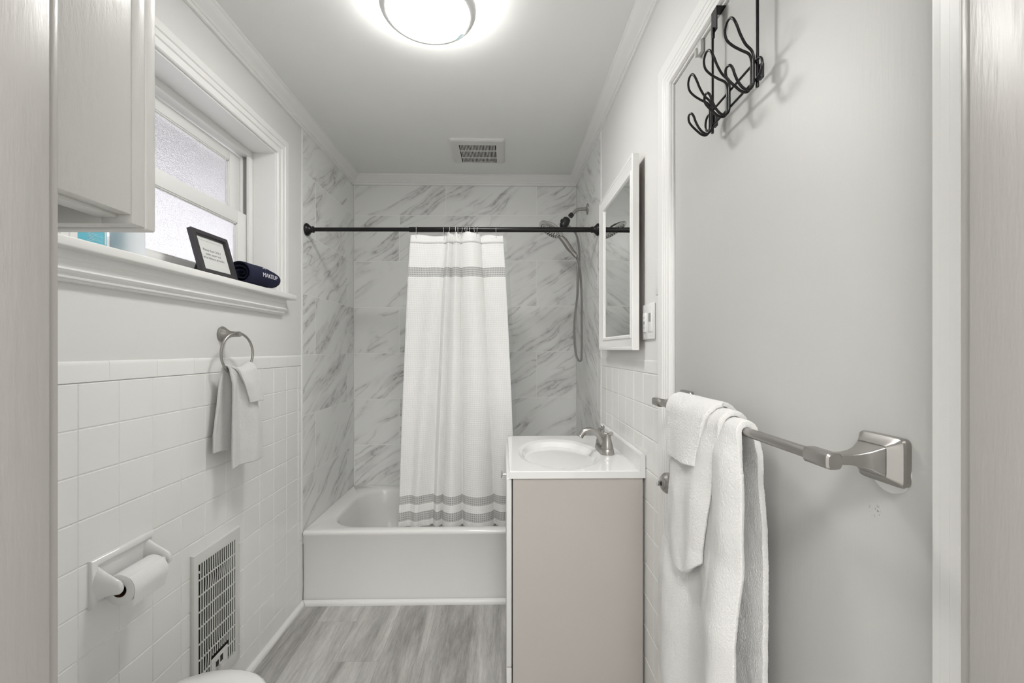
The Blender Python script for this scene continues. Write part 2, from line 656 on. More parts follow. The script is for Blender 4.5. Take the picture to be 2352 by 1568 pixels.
# back wall and its marble tile
RA = ZC + 0.9073
rowsM = [RA + 0.308 - 0.308 * k for k in range(0, 7)]
b = MB(); b.box(XL - 0.12, YB + 0.006, 0, XR + 0.12, YB + 0.10, ZT)
wall_b = struct(b.build('wall_back', 'wall_paint'), 'back wall of the tub alcove, clad in large grey veined marble tile', 'wall')
TILT = -0.009
def jb(i, a, c):
    mid = (a + c) / 2
    k = round((RA + 0.154 - mid) / 0.308)
    return [-0.392 + 0.6127 * q for q in (-1, 0, 1)] if k % 2 == 0 else [-0.705 + 0.6127 * q for q in (0, 1, 2)]
b = MB()
tile_field(b, lambda u, v, h: (u, YB + 0.003 - h, v + (0.009 * (u + 0.26) / 1.0 if v > 0.4 and v < 2.35 else 0)), XL, XR, 0.30, ZT - 0.02, [], rowsM, 0.0021, 0.0007, 0.0006, True, jb)
b.build('marble_tile', ['marble', 'grout'], wall_b, normals=False)
# marble on the side walls of the alcove
def jside(ya, yb_):
    def f(i, a, c):
        mid = (a + c) / 2
        k = round((RA + 0.154 - mid) / 0.308)
        return [ya] if k % 2 == 0 else [yb_]
    return f
YA, YC = at(797, 800, X=XL).y, at(725, 800, X=XL).y
b = MB()
tile_field(b, lambda u, v, h: (XL - 0.0008 + h, u, v + 0.0), YT, YB, 0.30, ZT - 0.02, [], [r - 0.008 for r in rowsM], 0.0021, 0.0008, 0.0006, True, jside(YA, YC))
b.box(TF, YT - 0.013, 0.362, XL + 0.0015, YT + 0.0015, ZT - 0.045, mi=1)
b.build('marble_tile', ['marble', 'grout'], wall_l, normals=False)

# right wall with door opening
DY0, DY1, DZ = 0.488, 1.252, 2.047
b = MB()
RX = XR + 0.002
b.box(RX, YN - 0.12, 0, RX + 0.12, DY0 - 0.012, ZT)
b.box(RX, DY1 + 0.012, 0, RX + 0.12, YB + 0.03, ZT)
b.box(RX, DY0 - 0.012, DZ + 0.012, RX + 0.12, DY1 + 0.012, ZT)
wall_r = struct(b.build('wall_right', 'wall_paint'), 'white painted right wall with closed door, white tile below', 'wall')
yj = at(1502, 900, X=XR).y
b = MB()
TR = XR + 0.0022
tile_field(b, lambda u, v, h: (TR - h, u, v), DY1 + 0.078, YT - 0.004, 0.0, Z0, [yj + k * T for k in range(-1, 9)], rowsZ, 0.0009, 0.0022, 0.0020, ug=0.0002)
b.build('tile_wainscot', 'tile_white', wall_r, normals=False)
b = MB()
y = DY1 + 0.078
while y < YT - 0.006:
    y1 = min(y + 0.1525, YT - 0.004)
    cap(b, TR, -1, y + 0.0003, y1 - 0.0003, Z0, 1.2455)
    y += 0.1525
b.build('tile_cap', 'tile_white', wall_r, smooth=40)
b = MB()
tile_field(b, lambda u, v, h: (TR - h, u, v + 0.0), YT - 0.004, YB, 0.30, ZT - 0.02, [], [r + 0.004 for r in rowsM], 0.0021, 0.0008, 0.0006, True, jside(at(1371, 800, X=XR).y, 2.62))
b.box(XR - 0.0015, YT - 0.012, 0.362, TR, YT - 0.004, ZT - 0.045, mi=1)
b.build('marble_tile', ['marble', 'grout'], wall_r, normals=False)

# wall with the doorway the picture is taken through
NX0, NX1, NZ = -0.410, 0.436, 2.05
b = MB()
b.box(-1.6, YN - 0.12, 0, NX0 - 0.02, YN, ZT)
b.box(NX1 + 0.02, YN - 0.12, 0, RX + 0.02, YN, ZT)
b.box(NX0 - 0.02, YN - 0.12, NZ + 0.02, NX1 + 0.02, YN, ZT)
struct(b.build('wall_front', 'wall_paint'), 'white wall with the doorway the room is seen through', 'wall')
# jambs of that doorway
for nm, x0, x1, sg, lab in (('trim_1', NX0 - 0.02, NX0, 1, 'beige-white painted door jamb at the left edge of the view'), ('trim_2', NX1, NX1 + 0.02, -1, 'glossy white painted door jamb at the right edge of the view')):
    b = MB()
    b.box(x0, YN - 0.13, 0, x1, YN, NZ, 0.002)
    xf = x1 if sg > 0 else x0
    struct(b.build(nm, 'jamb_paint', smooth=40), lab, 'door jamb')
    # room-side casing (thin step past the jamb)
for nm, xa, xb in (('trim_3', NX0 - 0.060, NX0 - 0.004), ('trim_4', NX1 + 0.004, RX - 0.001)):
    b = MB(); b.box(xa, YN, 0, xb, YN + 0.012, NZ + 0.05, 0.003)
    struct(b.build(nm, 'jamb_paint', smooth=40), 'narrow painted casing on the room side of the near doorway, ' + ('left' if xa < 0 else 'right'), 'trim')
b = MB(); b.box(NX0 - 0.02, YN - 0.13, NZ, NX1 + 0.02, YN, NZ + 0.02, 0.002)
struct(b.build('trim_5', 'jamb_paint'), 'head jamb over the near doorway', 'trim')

# hallway behind the camera
b = MB()
b.box(-1.65, HY, 0, -1.55, YN - 0.12, ZT)
struct(b.build('wall_hall_left', 'hall_paint'), 'plain hallway wall behind the viewpoint, left', 'wall')
b = MB(); b.box(1.45, HY, 0, 1.55, YN - 0.12, ZT)
struct(b.build('wall_hall_right', 'hall_paint'), 'plain hallway wall behind the viewpoint, right', 'wall')
b = MB(); b.box(-1.65, HY - 0.08, 0, 1.55, HY, ZT)
struct(b.build('wall_hall_back', 'hall_paint'), 'plain hallway wall behind the viewpoint, far side', 'wall')
b = MB(); b.box(RX + 0.10, YN - 0.13, 0, 1.55, YN - 0.12, ZT)
struct(b.build('wall_hall_front', 'hall_paint'), 'plain hallway wall beside the doorway', 'wall')

# crown moulding on left, back, right
CR = [(0, 0.000), (0.052, 0.000), (0.052, 0.007), (0.046, 0.010), (0.040, 0.018), (0.030, 0.026), (0.018, 0.033), (0.013, 0.038), (0.013, 0.044), (0.008, 0.046), (0.008, 0.058), (0.0, 0.060)]
b = MB()
rl = lambda off: XL - 0.003 + off
def ring(p):
    return None
path = [lambda o: (XL - 0.003 + o, YN), lambda o: (XL - 0.003 + o, YB + 0.001 - o), lambda o: (XR + 0.002 - o, YB + 0.001 - o), lambda o: (XR + 0.002 - o, YN)]
b.loft([[(*pt(o), ZT - z) for o, z in CR] for pt in path], cap0=True, cap1=True)
struct(b.build('trim_6', 'trim_paint', smooth=25), 'white crown moulding around the top of the walls', 'crown moulding')

# quarter round along left wall and tub
QR = [(0, 0), (0.017, 0), (0.017, 0.007), (0.0155, 0.013), (0.011, 0.019), (0.005, 0.0225), (0, 0.0235)]
b = MB()
path = [lambda o: (XL + o, YN + 0.02), lambda o: (XL + o, YT - 0.001 - o)]
b.loft([[(*pt(o), z) for o, z in QR] for pt in path])
struct(b.build('baseboard_left', 'trim_paint', smooth=40), 'white quarter-round strip along the foot of the left tile wall', 'baseboard')
b = MB()
path = [lambda o: (XL + 0.002 + o, YT - 0.001 - o), lambda o: (XR - 0.002, YT - 0.001 - o)]
b.loft([[(*pt(o), z) for o, z in QR] for pt in path])
struct(b.build('baseboard_back', 'trim_paint', smooth=40), 'white quarter-round strip along the foot of the bathtub', 'baseboard')

# ------------------------------------------------------------------ door
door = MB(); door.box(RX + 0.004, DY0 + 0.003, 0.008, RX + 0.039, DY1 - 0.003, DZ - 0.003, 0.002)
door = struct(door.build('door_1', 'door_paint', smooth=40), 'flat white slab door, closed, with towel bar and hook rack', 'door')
# frame (jamb lining) round the slab
b = MB()
b.box(RX - 0.001, DY0 - 0.012, 0, RX + 0.11, DY0, DZ + 0.012)
b.box(RX - 0.001, DY1, 0, RX + 0.11, DY1 + 0.012, DZ + 0.012)
b.box(RX - 0.001, DY0, DZ, RX + 0.11, DY1, DZ + 0.012)
b.build('door_frame', 'trim_paint', door)
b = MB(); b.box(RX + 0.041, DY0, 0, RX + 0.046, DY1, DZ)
b.box(RX + 0.0055, DY0 + 0.0004, 0, RX + 0.040, DY0 + 0.0026, DZ)  # dark strips in both side gaps, painted in place of their shade
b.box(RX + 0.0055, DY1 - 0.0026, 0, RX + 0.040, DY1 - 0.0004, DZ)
b.build('stop_and_gap_shade', 'dark_gap', door)
# stepped casing
def casing_prof(wd):
    return [(0, 0), (0, 0.006), (0.003, 0.010), (0.012, 0.0115), (0.014, 0.013), (0.024, 0.0135), (0.026, 0.015), (0.036, 0.0155), (0.038, 0.017), (wd - 0.012, 0.019), (wd - 0.004, 0.019), (wd, 0.015), (wd, 0)]
CW = 0.072
cpf = casing_prof(CW)
b = MB()
# path around opening, profile measured outward from the opening edge
o0, o1, oz = DY0 - 0.007, DY1 + 0.005, DZ + 0.006
b.loft([[(RX - h, o0 - u, 0.0) for u, h in cpf], [(RX - h, o0 - u, oz + u) for u, h in cpf], [(RX - h, o1 + u, oz + u) for u, h in cpf], [(RX - h, o1 + u, 0.0) for u, h in cpf]])
struct(b.build('trim_7', 'trim_paint', smooth=20), 'white stepped casing around the closed door', 'door casing')

# ------------------------------------------------------------------ window
win = bpy.data.objects.new('window_1', None); C.objects.link(win); win.location = (XL - 0.1, (WY0 + WY1) / 2, WZ0)
BASE['window_1'] = Vector(win.location)
struct(win, 'white double-hung window with frosted glass over the toilet', 'window')
FX = -1.108                       # where lining meets window unit
b = MB()   # reveal lining
b.box(FX + 0.0004, WY0 - 0.001, WZ0 + 0.02, XL - 0.002, WY0 + 0.006, WZ1 - 0.0062)
b.box(FX + 0.0004, WY1 - 0.006, WZ0 + 0.02, XL - 0.002, WY1 + 0.001, WZ1 - 0.0062)
b.box(FX + 0.0004, WY0 - 0.001, WZ1 - 0.006, XL - 0.002, WY1 + 0.001, WZ1 + 0.001)
b.build('lining', 'trim_paint', win)
b = MB()   # outer frame of the unit with track
for ya, yb_ in ((WY0 - 0.001, WY0 + 0.026), (WY1 - 0.026, WY1 + 0.001)):
    b.box(FX - 0.07, ya, 1.5455, FX - 0.0004, yb_, WZ1 - 0.0345, 0.002)
b.box(FX - 0.07, WY0, WZ1 - 0.034, FX, WY1, WZ1 + 0.001, 0.002)
b.box(FX - 0.07, WY0 + 0.006, WZ0, FX - 0.002, WY1 - 0.006, 1.545, 0.002)
for y0_, y1_ in ((WY1 - 0.036, WY1 - 0.026), (WY0 + 0.026, WY0 + 0.036)):
    b.box(FX - 0.012, y0_, 1.545, FX, y1_, WZ1 - 0.034, 0.002)     # inner stop
    b.box(FX - 0.046, y0_, 1.545, FX - 0.030, y1_, WZ1 - 0.034, 0.002)
b.build('window_frame', 'trim_paint', win, smooth=40)
b = MB(); b.box(FX - 0.0305, WY1 - 0.0268, 1.862, FX - 0.0118, WY1 - 0.0255, WZ1 - 0.034)
b.build('sash_track', 'button_grey', win)
def sash(name, xf, y0, y1, z0, z1, gy0, gy1, gz0, gz1, grooves):
    th = 0.020
    b = MB()
    b.box(xf - th, y0, z0, xf, gy0, z1, 0.002)
    b.box(xf - th, gy1, z0, xf, y1, z1, 0.002)
    b.box(xf - th, gy0, z0, xf, gy1, gz0, 0.002)
    b.box(xf - th, gy0, gz1, xf, gy1, z1, 0.002)
    # glazing bead
    for k, (ins, dx) in enumerate(((0.004, 0.004), (0.008, 0.008))):
        b.box(xf - th + 0.002, gy0 - 0.001, gz0 - 0.001, xf - dx, gy0 + ins, gz1 + 0.001)
        b.box(xf - th + 0.002, gy1 - ins, gz0 - 0.001, xf - dx, gy1 + 0.001, gz1 + 0.001)
        b.box(xf - th + 0.002, gy0, gz0 - 0.001, xf - dx, gy1, gz0 + ins)
        b.box(xf - th + 0.002, gy0, gz1 - ins, xf - dx, gy1, gz1 + 0.001)
    s_ = b.build(name, 'trim_paint', win, smooth=40)
    b = MB(); b.box(xf - th + 0.006, gy0 - 0.004, gz0 - 0.004, xf - th + 0.010, gy1 + 0.004, gz1 + 0.004)
    b.build('pane', 'frosted_glass', s_)
LX, UX = FX - 0.012, FX - 0.040
sash('lower_sash', LX, 1.075, 1.907, 1.545, 1.862, 1.140, 1.846, 1.588, 1.808, True)
sash('upper_sash', UX, 1.078, 1.905, 1.845, 2.112, 1.148, 1.838, 1.868, 2.070, True)
# casing (trim) round the window, profile outwards
cw = 0.095
wp = [(0, 0), (0, 0.010), (0.003, 0.013), (0.020, 0.0135), (0.022, 0.011), (0.030, 0.0115), (0.033, 0.016), (0.045, 0.0165), (0.048, 0.013), (0.056, 0.0135), (0.059, 0.018), (0.074, 0.019), (0.078, 0.015), (cw - 0.006, 0.015), (cw, 0.010), (cw, 0)]
XW = PX
b = MB()
b.loft([[(XW + h, WY0 - u, 1.527) for u, h in wp], [(XW + h, WY0 - u, WZ1 + u * 0.9) for u, h in wp], [(XW + h, WY1 + u, WZ1 + u * 0.9) for u, h in wp], [(XW + h, WY1 + u, 1.527) for u, h in wp]])
b.build('window_casing', 'trim_paint', win, smooth=20)
# stool and apron
b = MB(); b.box(FX - 0.001, 0.905, 1.5035, -0.956, 2.022, 1.527, 0.004, 3)
b.build('window_sill', 'trim_paint', win, smooth=40)
ap = [(0, 1.5035), (0.026, 1.5035), (0.026, 1.484), (0.024, 1.483), (0.024, 1.464), (0.028, 1.462), (0.030, 1.458), (0.026, 1.452), (0.020, 1.449), (0.0195, 1.446), (0.022, 1.444), (0.021, 1.440), (0.016, 1.439), (0.016, 1.436), (0.012, 1.433), (0, 1.432)]
b = MB(); b.prism(ap, lambda p, t_: (PX + p[0], t_, p[1]), 0.93, 1.984)
b.build('apron', 'trim_paint', win, smooth=20)
# eave above the window outside, and the lawn-side ground
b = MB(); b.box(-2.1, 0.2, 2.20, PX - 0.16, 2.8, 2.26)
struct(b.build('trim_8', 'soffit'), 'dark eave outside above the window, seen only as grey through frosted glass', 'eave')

# ------------------------------------------------------------------ bathtub
def rrect(x0, y0, x1, y1, r, z, n=8):
    pts = []
    for cx, cy, a0 in ((x1 - r, y1 - r, 0), (x0 + r, y1 - r, PI / 2), (x0 + r, y0 + r, PI), (x1 - r, y0 + r, 3 * PI / 2)):
        for k in range(n + 1):
            a = a0 + k * PI / 2 / n
            pts.append((cx + r * math.cos(a), cy + r * math.sin(a), z))
    return pts
tub = thing('bathtub', (-0.26, 2.56, 0), 'white alcove bathtub with plain apron, behind the shower curtain', 'bathtub')
tx0, tx1, ty0, ty1, tz = XL + 0.0005, XR - 0.0005, YT, YB - 0.002, 0.366
b = MB()
rings = [rrect(tx0, ty0 + 0.004, tx1, ty1, 0.002, 0.0), rrect(tx0, ty0 + 0.010, tx1, ty1, 0.002, 0.10), rrect(tx0, ty0 + 0.006, tx1, ty1, 0.002, 0.335),
         rrect(tx0, ty0, tx1, ty1, 0.002, 0.345), rrect(tx0, ty0, tx1, ty1, 0.002, tz - 0.010), rrect(tx0 + .001, ty0 + 0.003, tx1 - .001, ty1, 0.002, tz - 0.003), rrect(tx0 + .002, ty0 + 0.010, tx1 - .002, ty1 - .002, 0.004, tz),
         rrect(tx0 + 0.085, ty0 + 0.046, tx1 - 0.085, ty1 - 0.050, 0.17, tz + 0.001), rrect(tx0 + 0.095, ty0 + 0.055, tx1 - 0.095, ty1 - 0.060, 0.17, tz - 0.004),
         rrect(tx0 + 0.103, ty0 + 0.063, tx1 - 0.105, ty1 - 0.068, 0.17, tz - 0.02), rrect(tx0 + 0.120, ty0 + 0.076, tx1 - 0.125, ty1 - 0.080, 0.16, tz - 0.12),
         rrect(tx0 + 0.16, ty0 + 0.105, tx1 - 0.16, ty1 - 0.095, 0.14, tz - 0.25), rrect(tx0 + 0.20, ty0 + 0.17, tx1 - 0.19, ty1 - 0.13, 0.11, tz - 0.29), rrect(tx0 + 0.30, ty0 + 0.25, tx1 - 0.3, ty1 - 0.22, 0.06, tz - 0.295)]
b.loft(rings, cap0=True, cap1=True)
b.build('tub_shell', 'tub_enamel', tub, smooth=50)
b = MB(); b.lathe([(0, 0.03), (0.003, 0.03), (0.004, 0.024)], (XR - 0.30, 2.56, tz - 0.2945), (0, 0, 1))
b.build('drain', 'silver', tub, smooth=40)

# ------------------------------------------------------------------ shower rod, rings, curtain, liner
RY, RZ0, RZ1 = 2.232, 1.8895, 1.896
def rodz(x): return RZ0 + (RZ1 - RZ0) * (x - XL) / (XR - XL)
rod = thing('shower_rod', (-0.26, RY, rodz(-0.26)), 'black tension rod spanning the tub alcove', 'curtain rod')
xm = at(940, 529, Y=RY).x
b = MB(); b.lathe([(0, 0.0103), (xm - XL, 0.0103)], (XL, RY, RZ0), (XR - XL, 0, RZ1 - RZ0))
b.build('inner_tube', 'black_metal', rod, smooth=40)
b = MB(); b.lathe([(xm - XL, 0.0128), (xm - XL + 0.002, 0.0132), (XR - XL - 0.002, 0.0132)], (XL, RY, RZ0), (XR - XL, 0, RZ1 - RZ0))
b.build('outer_tube', 'black_metal', rod, smooth=40)
fl = [(0, 0.0), (0.0, 0.029), (0.004, 0.032), (0.010, 0.031), (0.017, 0.024), (0.024, 0.0165), (0.030, 0.0145), (0.033, 0.0165), (0.038, 0.0165), (0.041, 0.0135), (0.041, 0)]
for x, ax in ((XL + 0.0005, 1), (XR - 0.0005, -1)):
    b = MB(); b.lathe(fl, (x, RY, rodz(x)), (ax, 0, 0), 32)
    b.build('end_flange', 'black_metal', rod, smooth=40)

# curtain cross-sections, px columns of fold creases at top and bottom
tops = [944.5, 1025, 1042, 1059, 1104, 1155]
bots = [919, 994, 1014, 1062, 1137, 1186]
YCT, YCB = RY + 0.004, 2.352
def colx(px, Y): return at(px, 800, Y=Y).x
TX = [colx(p, YCT) for p in tops]
BX = [colx(p, YCB) for p in bots]
AT = [0.020, 0.036, 0.036, 0.044, 0.026]
AB = [0.052, 0.040, 0.062, 0.072, 0.055]
NP = 28
ztop, zbot = 1.862, 0.326
def curt(i, t_, v):
    """panel i, t_ in 0..1 across it, v 0 top .. 1 bottom"""
    e = v ** 0.8
    Xa = TX[i] + (BX[i] - TX[i]) * e; Xb = TX[i + 1] + (BX[i + 1] - TX[i + 1]) * e
    A = AT[i] + (AB[i] - AT[i]) * v
    w_ = t_
    # asymmetric crest: near crest left of middle, deep crease at the right end
    h_ = math.sin(PI * w_) ** 0.55 if 0 < w_ < 1 else 0
    if i == 0:
        h_ = 0.75 + 0.25 * math.cos(PI * 2 * w_ * (1 + v)) - (max(0, w_ - 0.72) / 0.28) ** 2 * (0.55 + 0.7 * v)
    if i == 4:
        h_ = math.sin(PI * min(1, w_ * 0.62 + 0.0)) ** 0.6 if w_ > 0 else 0
        h_ = max(h_, 0) + 0.15 * math.sin(w_ * 7) * v
    x_ = Xa + (Xb - Xa) * w_ + 0.004 * math.sin(2 * PI * w_)
    yb_ = YCT + (YCB - YCT) * (v if v < 0.9 else 0.9 + (v - 0.9) * 0.6)
    y_ = yb_ + 0.012 - A * h_ + 0.003 * mn.noise(Vector((x_ * 9, v * 5, i)))
    z_ = ztop + (zbot - ztop) * v
    return x_, y_, z_
def curtain_point(u, v):
    s_ = u * 5
    i = min(4, int(s_))
    t_ = s_ - i
    x_, y_, z_ = curt(i, t_, v)
    # top edge hangs between the rings
    sag = (0.010 if i == 0 else 0.0) * math.sin(PI * t_) if v < 0.05 else 0
    if v == 0:
        z_ += 0.004 * math.sin(u * 31) + (0.010 if 0 < i < 4 else 0)
    return Vector((x_, y_, z_))
cur = thing('shower_curtain', (-0.24, RY, 0.36), 'white waffle-weave shower curtain with grey bands, bunched mid-rod', 'shower curtain')
NU, NV = 5 * NP, 120
arc = [0.0]
for k in range(1, NU + 1):
    arc.append(arc[-1] + (curtain_point(k / NU, 0.5) - curtain_point((k - 1) / NU, 0.5)).length)
b = MB()
b.grid(NU, NV, curtain_point, uvf=lambda u, v: (arc[round(u * NU)] * 1.25, ztop + (zbot - ztop) * v))
o = b.build('curtain_cloth', 'waffle', cur, smooth=180, normals=False)
solid(o, 0.0012)
b = MB()
def hem(u, v):
    p = curtain_point(u, 0.0 if v == 0 else 0.026 * v)
    return p + Vector((0, -0.0012, 0))
b.grid(NU, 3, hem, uvf=lambda u, v: (arc[round(u * NU)] * 1.25, 1.8))
o = b.build('top_hem', 'cloth_plain', cur, smooth=180, normals=False)
solid(o, 0.0006)

LT = [colx(934, YCT + .02), colx(1162, YCT + .02)]
LB = [colx(932, YCB + .02), colx(1196, YCB + .02)]
b = MB()
def linerp(u, v):
    a0 = LT[0] + (LB[0] - LT[0]) * v; a1 = LT[1] + (LB[1] - LT[1]) * v ** 0.7
    return Vector((a0 + (a1 - a0) * u, YCT + 0.052 + (YCB - YCT) * v + 0.006 * math.sin(u * 40 + v * 3) , 1.864 + 0.006 * (u > .5) + (0.34 - 1.864) * v))
b.grid(60, 40, linerp)
o = b.build('shower_liner', 'clear_liner', smooth=180, normals=False, base=(-0.24, RY + 0.03, 0.35))
tag(o, 'clear plastic shower liner peeking out behind the white curtain', 'shower liner')
# curtain rings
ringpx = [957.4, 1019.5, 1033.3, 1047.2, 1052.4, 1062.5, 1068.6, 1073.3, 1078.8, 1089.3, 1096.4, 1139.5]
def ring_mesh(x, sk):
    R = 0.0165
    b = MB()
    pts = []
    zc = rodz(x)
    for k in range(15):
        a = math.radians(205 - 230 * k / 14)
        pts.append((x + sk * 0.002, RY + R * math.cos(a) * 1.0, zc + R * math.sin(a)))
    low = [(x + sk * 0.5, RY - 0.017, zc - 0.016), (x + sk, RY - 0.017, zc - 0.030), (x + sk * 1.2, RY - 0.014, zc - 0.044), (x + sk, RY - 0.008, zc - 0.047)]
    b.tube(bez(list(reversed(low)) + [(x, RY - 0.0165, zc - 0.004)], 6), 0.0012, 6)
    b.tube(pts, 0.0012, 6)
    b.tube(bez([pts[-1], (x, RY + 0.012, zc - 0.02), (x - sk * .6, RY + 0.010, zc - 0.034)], 5), 0.0012, 6)
    for a in (60, 100, 140):
        aa = math.radians(a)
        bmesh.ops.create_icosphere(b.bm, subdivisions=1, radius=0.0026, matrix=Matrix.Translation((x, RY + R * math.cos(aa), zc + R * math.sin(aa))))
    return b
names = {0: 'wire curtain ring holding the left corner of the white curtain', 1: 'wire curtain ring second from the left on the black rod, past the flat panel', 11: 'wire curtain ring holding the right corner of the white curtain'}
for k, px in enumerate(ringpx):
    x = at(px, 528, Y=RY).x
    b = ring_mesh(x, 0.004 * math.sin(k * 2.3))
    o = b.build('curtain_ring', 'silver', smooth=60, base=(x, RY, rodz(x)))
    lab = names.get(k, 'wire curtain ring bunched over the middle of the white curtain, number %s counted from the left corner ring' % ['', '', 'third', 'fourth', 'fifth', 'sixth', 'seventh', 'eighth', 'ninth', 'tenth', 'eleventh'][k] if 1 < k < 11 else '')
    if 1 < k < 11:
        lab = '%s from left of the twelve wire rings on the black shower rod' % ['', '', 'third', 'fourth', 'fifth', 'sixth', 'seventh', 'eighth', 'ninth', 'tenth', 'eleventh'][k]
    tag(o, lab, 'curtain ring', 'wire rings holding the shower curtain')

# ------------------------------------------------------------------ shower head
SY = 2.544
P = lambda px, py, dy=0.0: at(px, py, Y=SY + dy)
sh = thing('handheld_shower', (XR, SY, 2.10), 'combination handheld shower head on a brushed arm, right alcove wall', 'shower head')
b = MB(); b.lathe([(0, 0.0), (0, 0.032), (0.003, 0.031), (0.006, 0.020), (0.009, 0.013), (0.009, 0)], (XR - 0.0005, SY, P(1349, 480).z), (-1, 0, 0))
b.build('wall_flange', 'nickel', sh, smooth=40)
b = MB(); b.tube(bez([(XR - 0.004, SY, P(1349, 480).z), P(1338, 480), P(1328, 481), P(1321, 485), P(1313, 494)], 8), 0.0095, 14)
b.build('shower_arm', 'nickel', sh, smooth=40)
b = MB()
a0, a1 = P(1315, 491), P(1302, 505)
b.lathe([(0, 0.012), (0.003, 0.0145), (0.022, 0.0145), (0.024, 0.012)], a0, a1 - a0, 10)
a0, a1 = P(1304, 500), P(1291, 524)
b.lathe([(0, 0.011), (0.006, 0.021), (0.018, 0.024), (0.030, 0.026), (0.040, 0.024), (0.052, 0.026), (0.066, 0.018), (0.072, 0.012)], a0, a1 - a0, 12)
a0, a1 = P(1288, 505), P(1300, 512)
b.lathe([(0, 0.008), (0.001, 0.010), (0.03, 0.010), (0.032, 0.007)], a0, a1 - a0, 10)
b.build('diverter', 'black_plastic', sh, smooth=40)
HC = P(1265, 528, -0.02)
nrm = Vector((-0.50, -0.13, -0.85)).normalized()
b = MB(); b.lathe([(-0.030, 0.020), (-0.024, 0.038), (-0.014, 0.064), (-0.004, 0.075), (0.0, 0.077)], HC, nrm, 40)
b.build('head_shell', 'black_plastic', sh, smooth=40)
b = MB(); b.lathe([(-0.006, 0.0772), (0.003, 0.0785), (0.006, 0.074), (0.006, 0.0)], HC, nrm, 40)
b.build('head_ring', 'silver', sh, smooth=40)
b = MB()
ta = nrm.orthogonal().normalized(); tb = nrm.cross(ta)
for r_, n_ in ((0.014, 6), (0.030, 12), (0.046, 18), (0.059, 26)):
    for k in range(n_):
        a = 2 * PI * k / n_ + r_ * 40
        q = HC + nrm * 0.006 + (ta * math.cos(a) + tb * math.sin(a)) * r_
        b.lathe([(0, 0.0028), (0.002, 0.0026), (0.002, 0)], q, nrm, 6)
b.build('nozzles', 'black_plastic', sh)
b = MB()
hp = bez([P(1284, 540, -0.01), P(1296, 553, -0.008), P(1308, 570, -0.004), P(1318, 582)], 8)
b.tube(hp, 0.012, 14, rfn=lambda q: 0.0135 + 0.005 * math.sin(PI * min(1, q * 1.1)))
b.build('handle', 'nickel', sh, smooth=40)
b = MB(); a0, a1 = P(1316, 579), P(1325, 591)
b.lathe([(0, 0.013), (0.001, 0.0145), (0.034, 0.0125), (0.036, 0.008)], a0, a1 - a0, 16)
b.build('hose_collar', 'nickel', sh, smooth=40)
b = MB()
hz = [P(1306, 518), P(1316, 528, .01), P(1324, 540, .01), P(1329, 560, .01), P(1331, 590, .01), P(1329, 625), P(1326, 680), P(1320, 730), P(1319, 770), P(1322, 810), P(1327, 825), P(1331, 829), P(1335, 824), P(1336, 800), P(1336, 740), P(1336, 680), P(1334, 640), P(1331, 612), P(1324, 590)]
b.tube(bez(hz, 8), 0.0068, 10)
b.build('hose', 'hose_metal', sh, smooth=60)

# ------------------------------------------------------------------ vanity
VX0, VX1, VY0, VY1, VZ = 0.018, XR - 0.0015, 1.488, 2.105, 0.859
van = thing('vanity_cabinet', (0.26, 1.8, 0), 'off-white bathroom vanity cabinet against the right wall, door facing left', 'vanity')
b = MB()
b.box(0.030, VY0 + 0.010, 0.0, VX1 - 0.006, VY0 + 0.026, VZ - 0.0255, 0.001)
b.box(0.030, VY1 - 0.028, 0.0, VX1 - 0.006, VY1 - 0.012, VZ - 0.0255, 0.001)
b.box(0.030, VY0 + 0.027, 0.0, 0.046, VY1 - 0.029, VZ - 0.0255, 0.001)
b.box(VX1 - 0.016, VY0 + 0.027, 0.0, VX1 - 0.006, VY1 - 0.029, VZ - 0.0255, 0.001)
b.box(0.047, VY0 + 0.027, 0.06, VX1 - 0.017, VY1 - 0.029, 0.075)
b.build('cabinet_body', 'vanity_side', van)
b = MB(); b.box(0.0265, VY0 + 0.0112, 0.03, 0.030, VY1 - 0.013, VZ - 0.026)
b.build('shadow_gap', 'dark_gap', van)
b = MB(); b.box(0.008, VY0 + 0.0095, 0.182, 0.026, VY1 - 0.012, VZ - 0.028, 0.0025, 3)
dr = b.build('door', 'vanity_front', van, smooth=40)
b = MB(); b.box(0.008, VY0 + 0.0095, 0.020, 0.026, VY1 - 0.012, 0.178, 0.0025, 3)
b.build('drawer', 'vanity_front', van, smooth=40)
kp = at(1157, 1089, X=-0.010)
ky = 1.80; kz = at(1157, 1089, Y=ky).z
b = MB()
b.lathe([(0, 0.0045), (0.014, 0.0042), (0.016, 0.012), (0.0185, 0.0155), (0.021, 0.0145), (0.023, 0.009), (0.024, 0.0)], (0.008, ky, kz), (-1, 0, 0), 24)
b.build('knob', 'silver', dr, smooth=40)

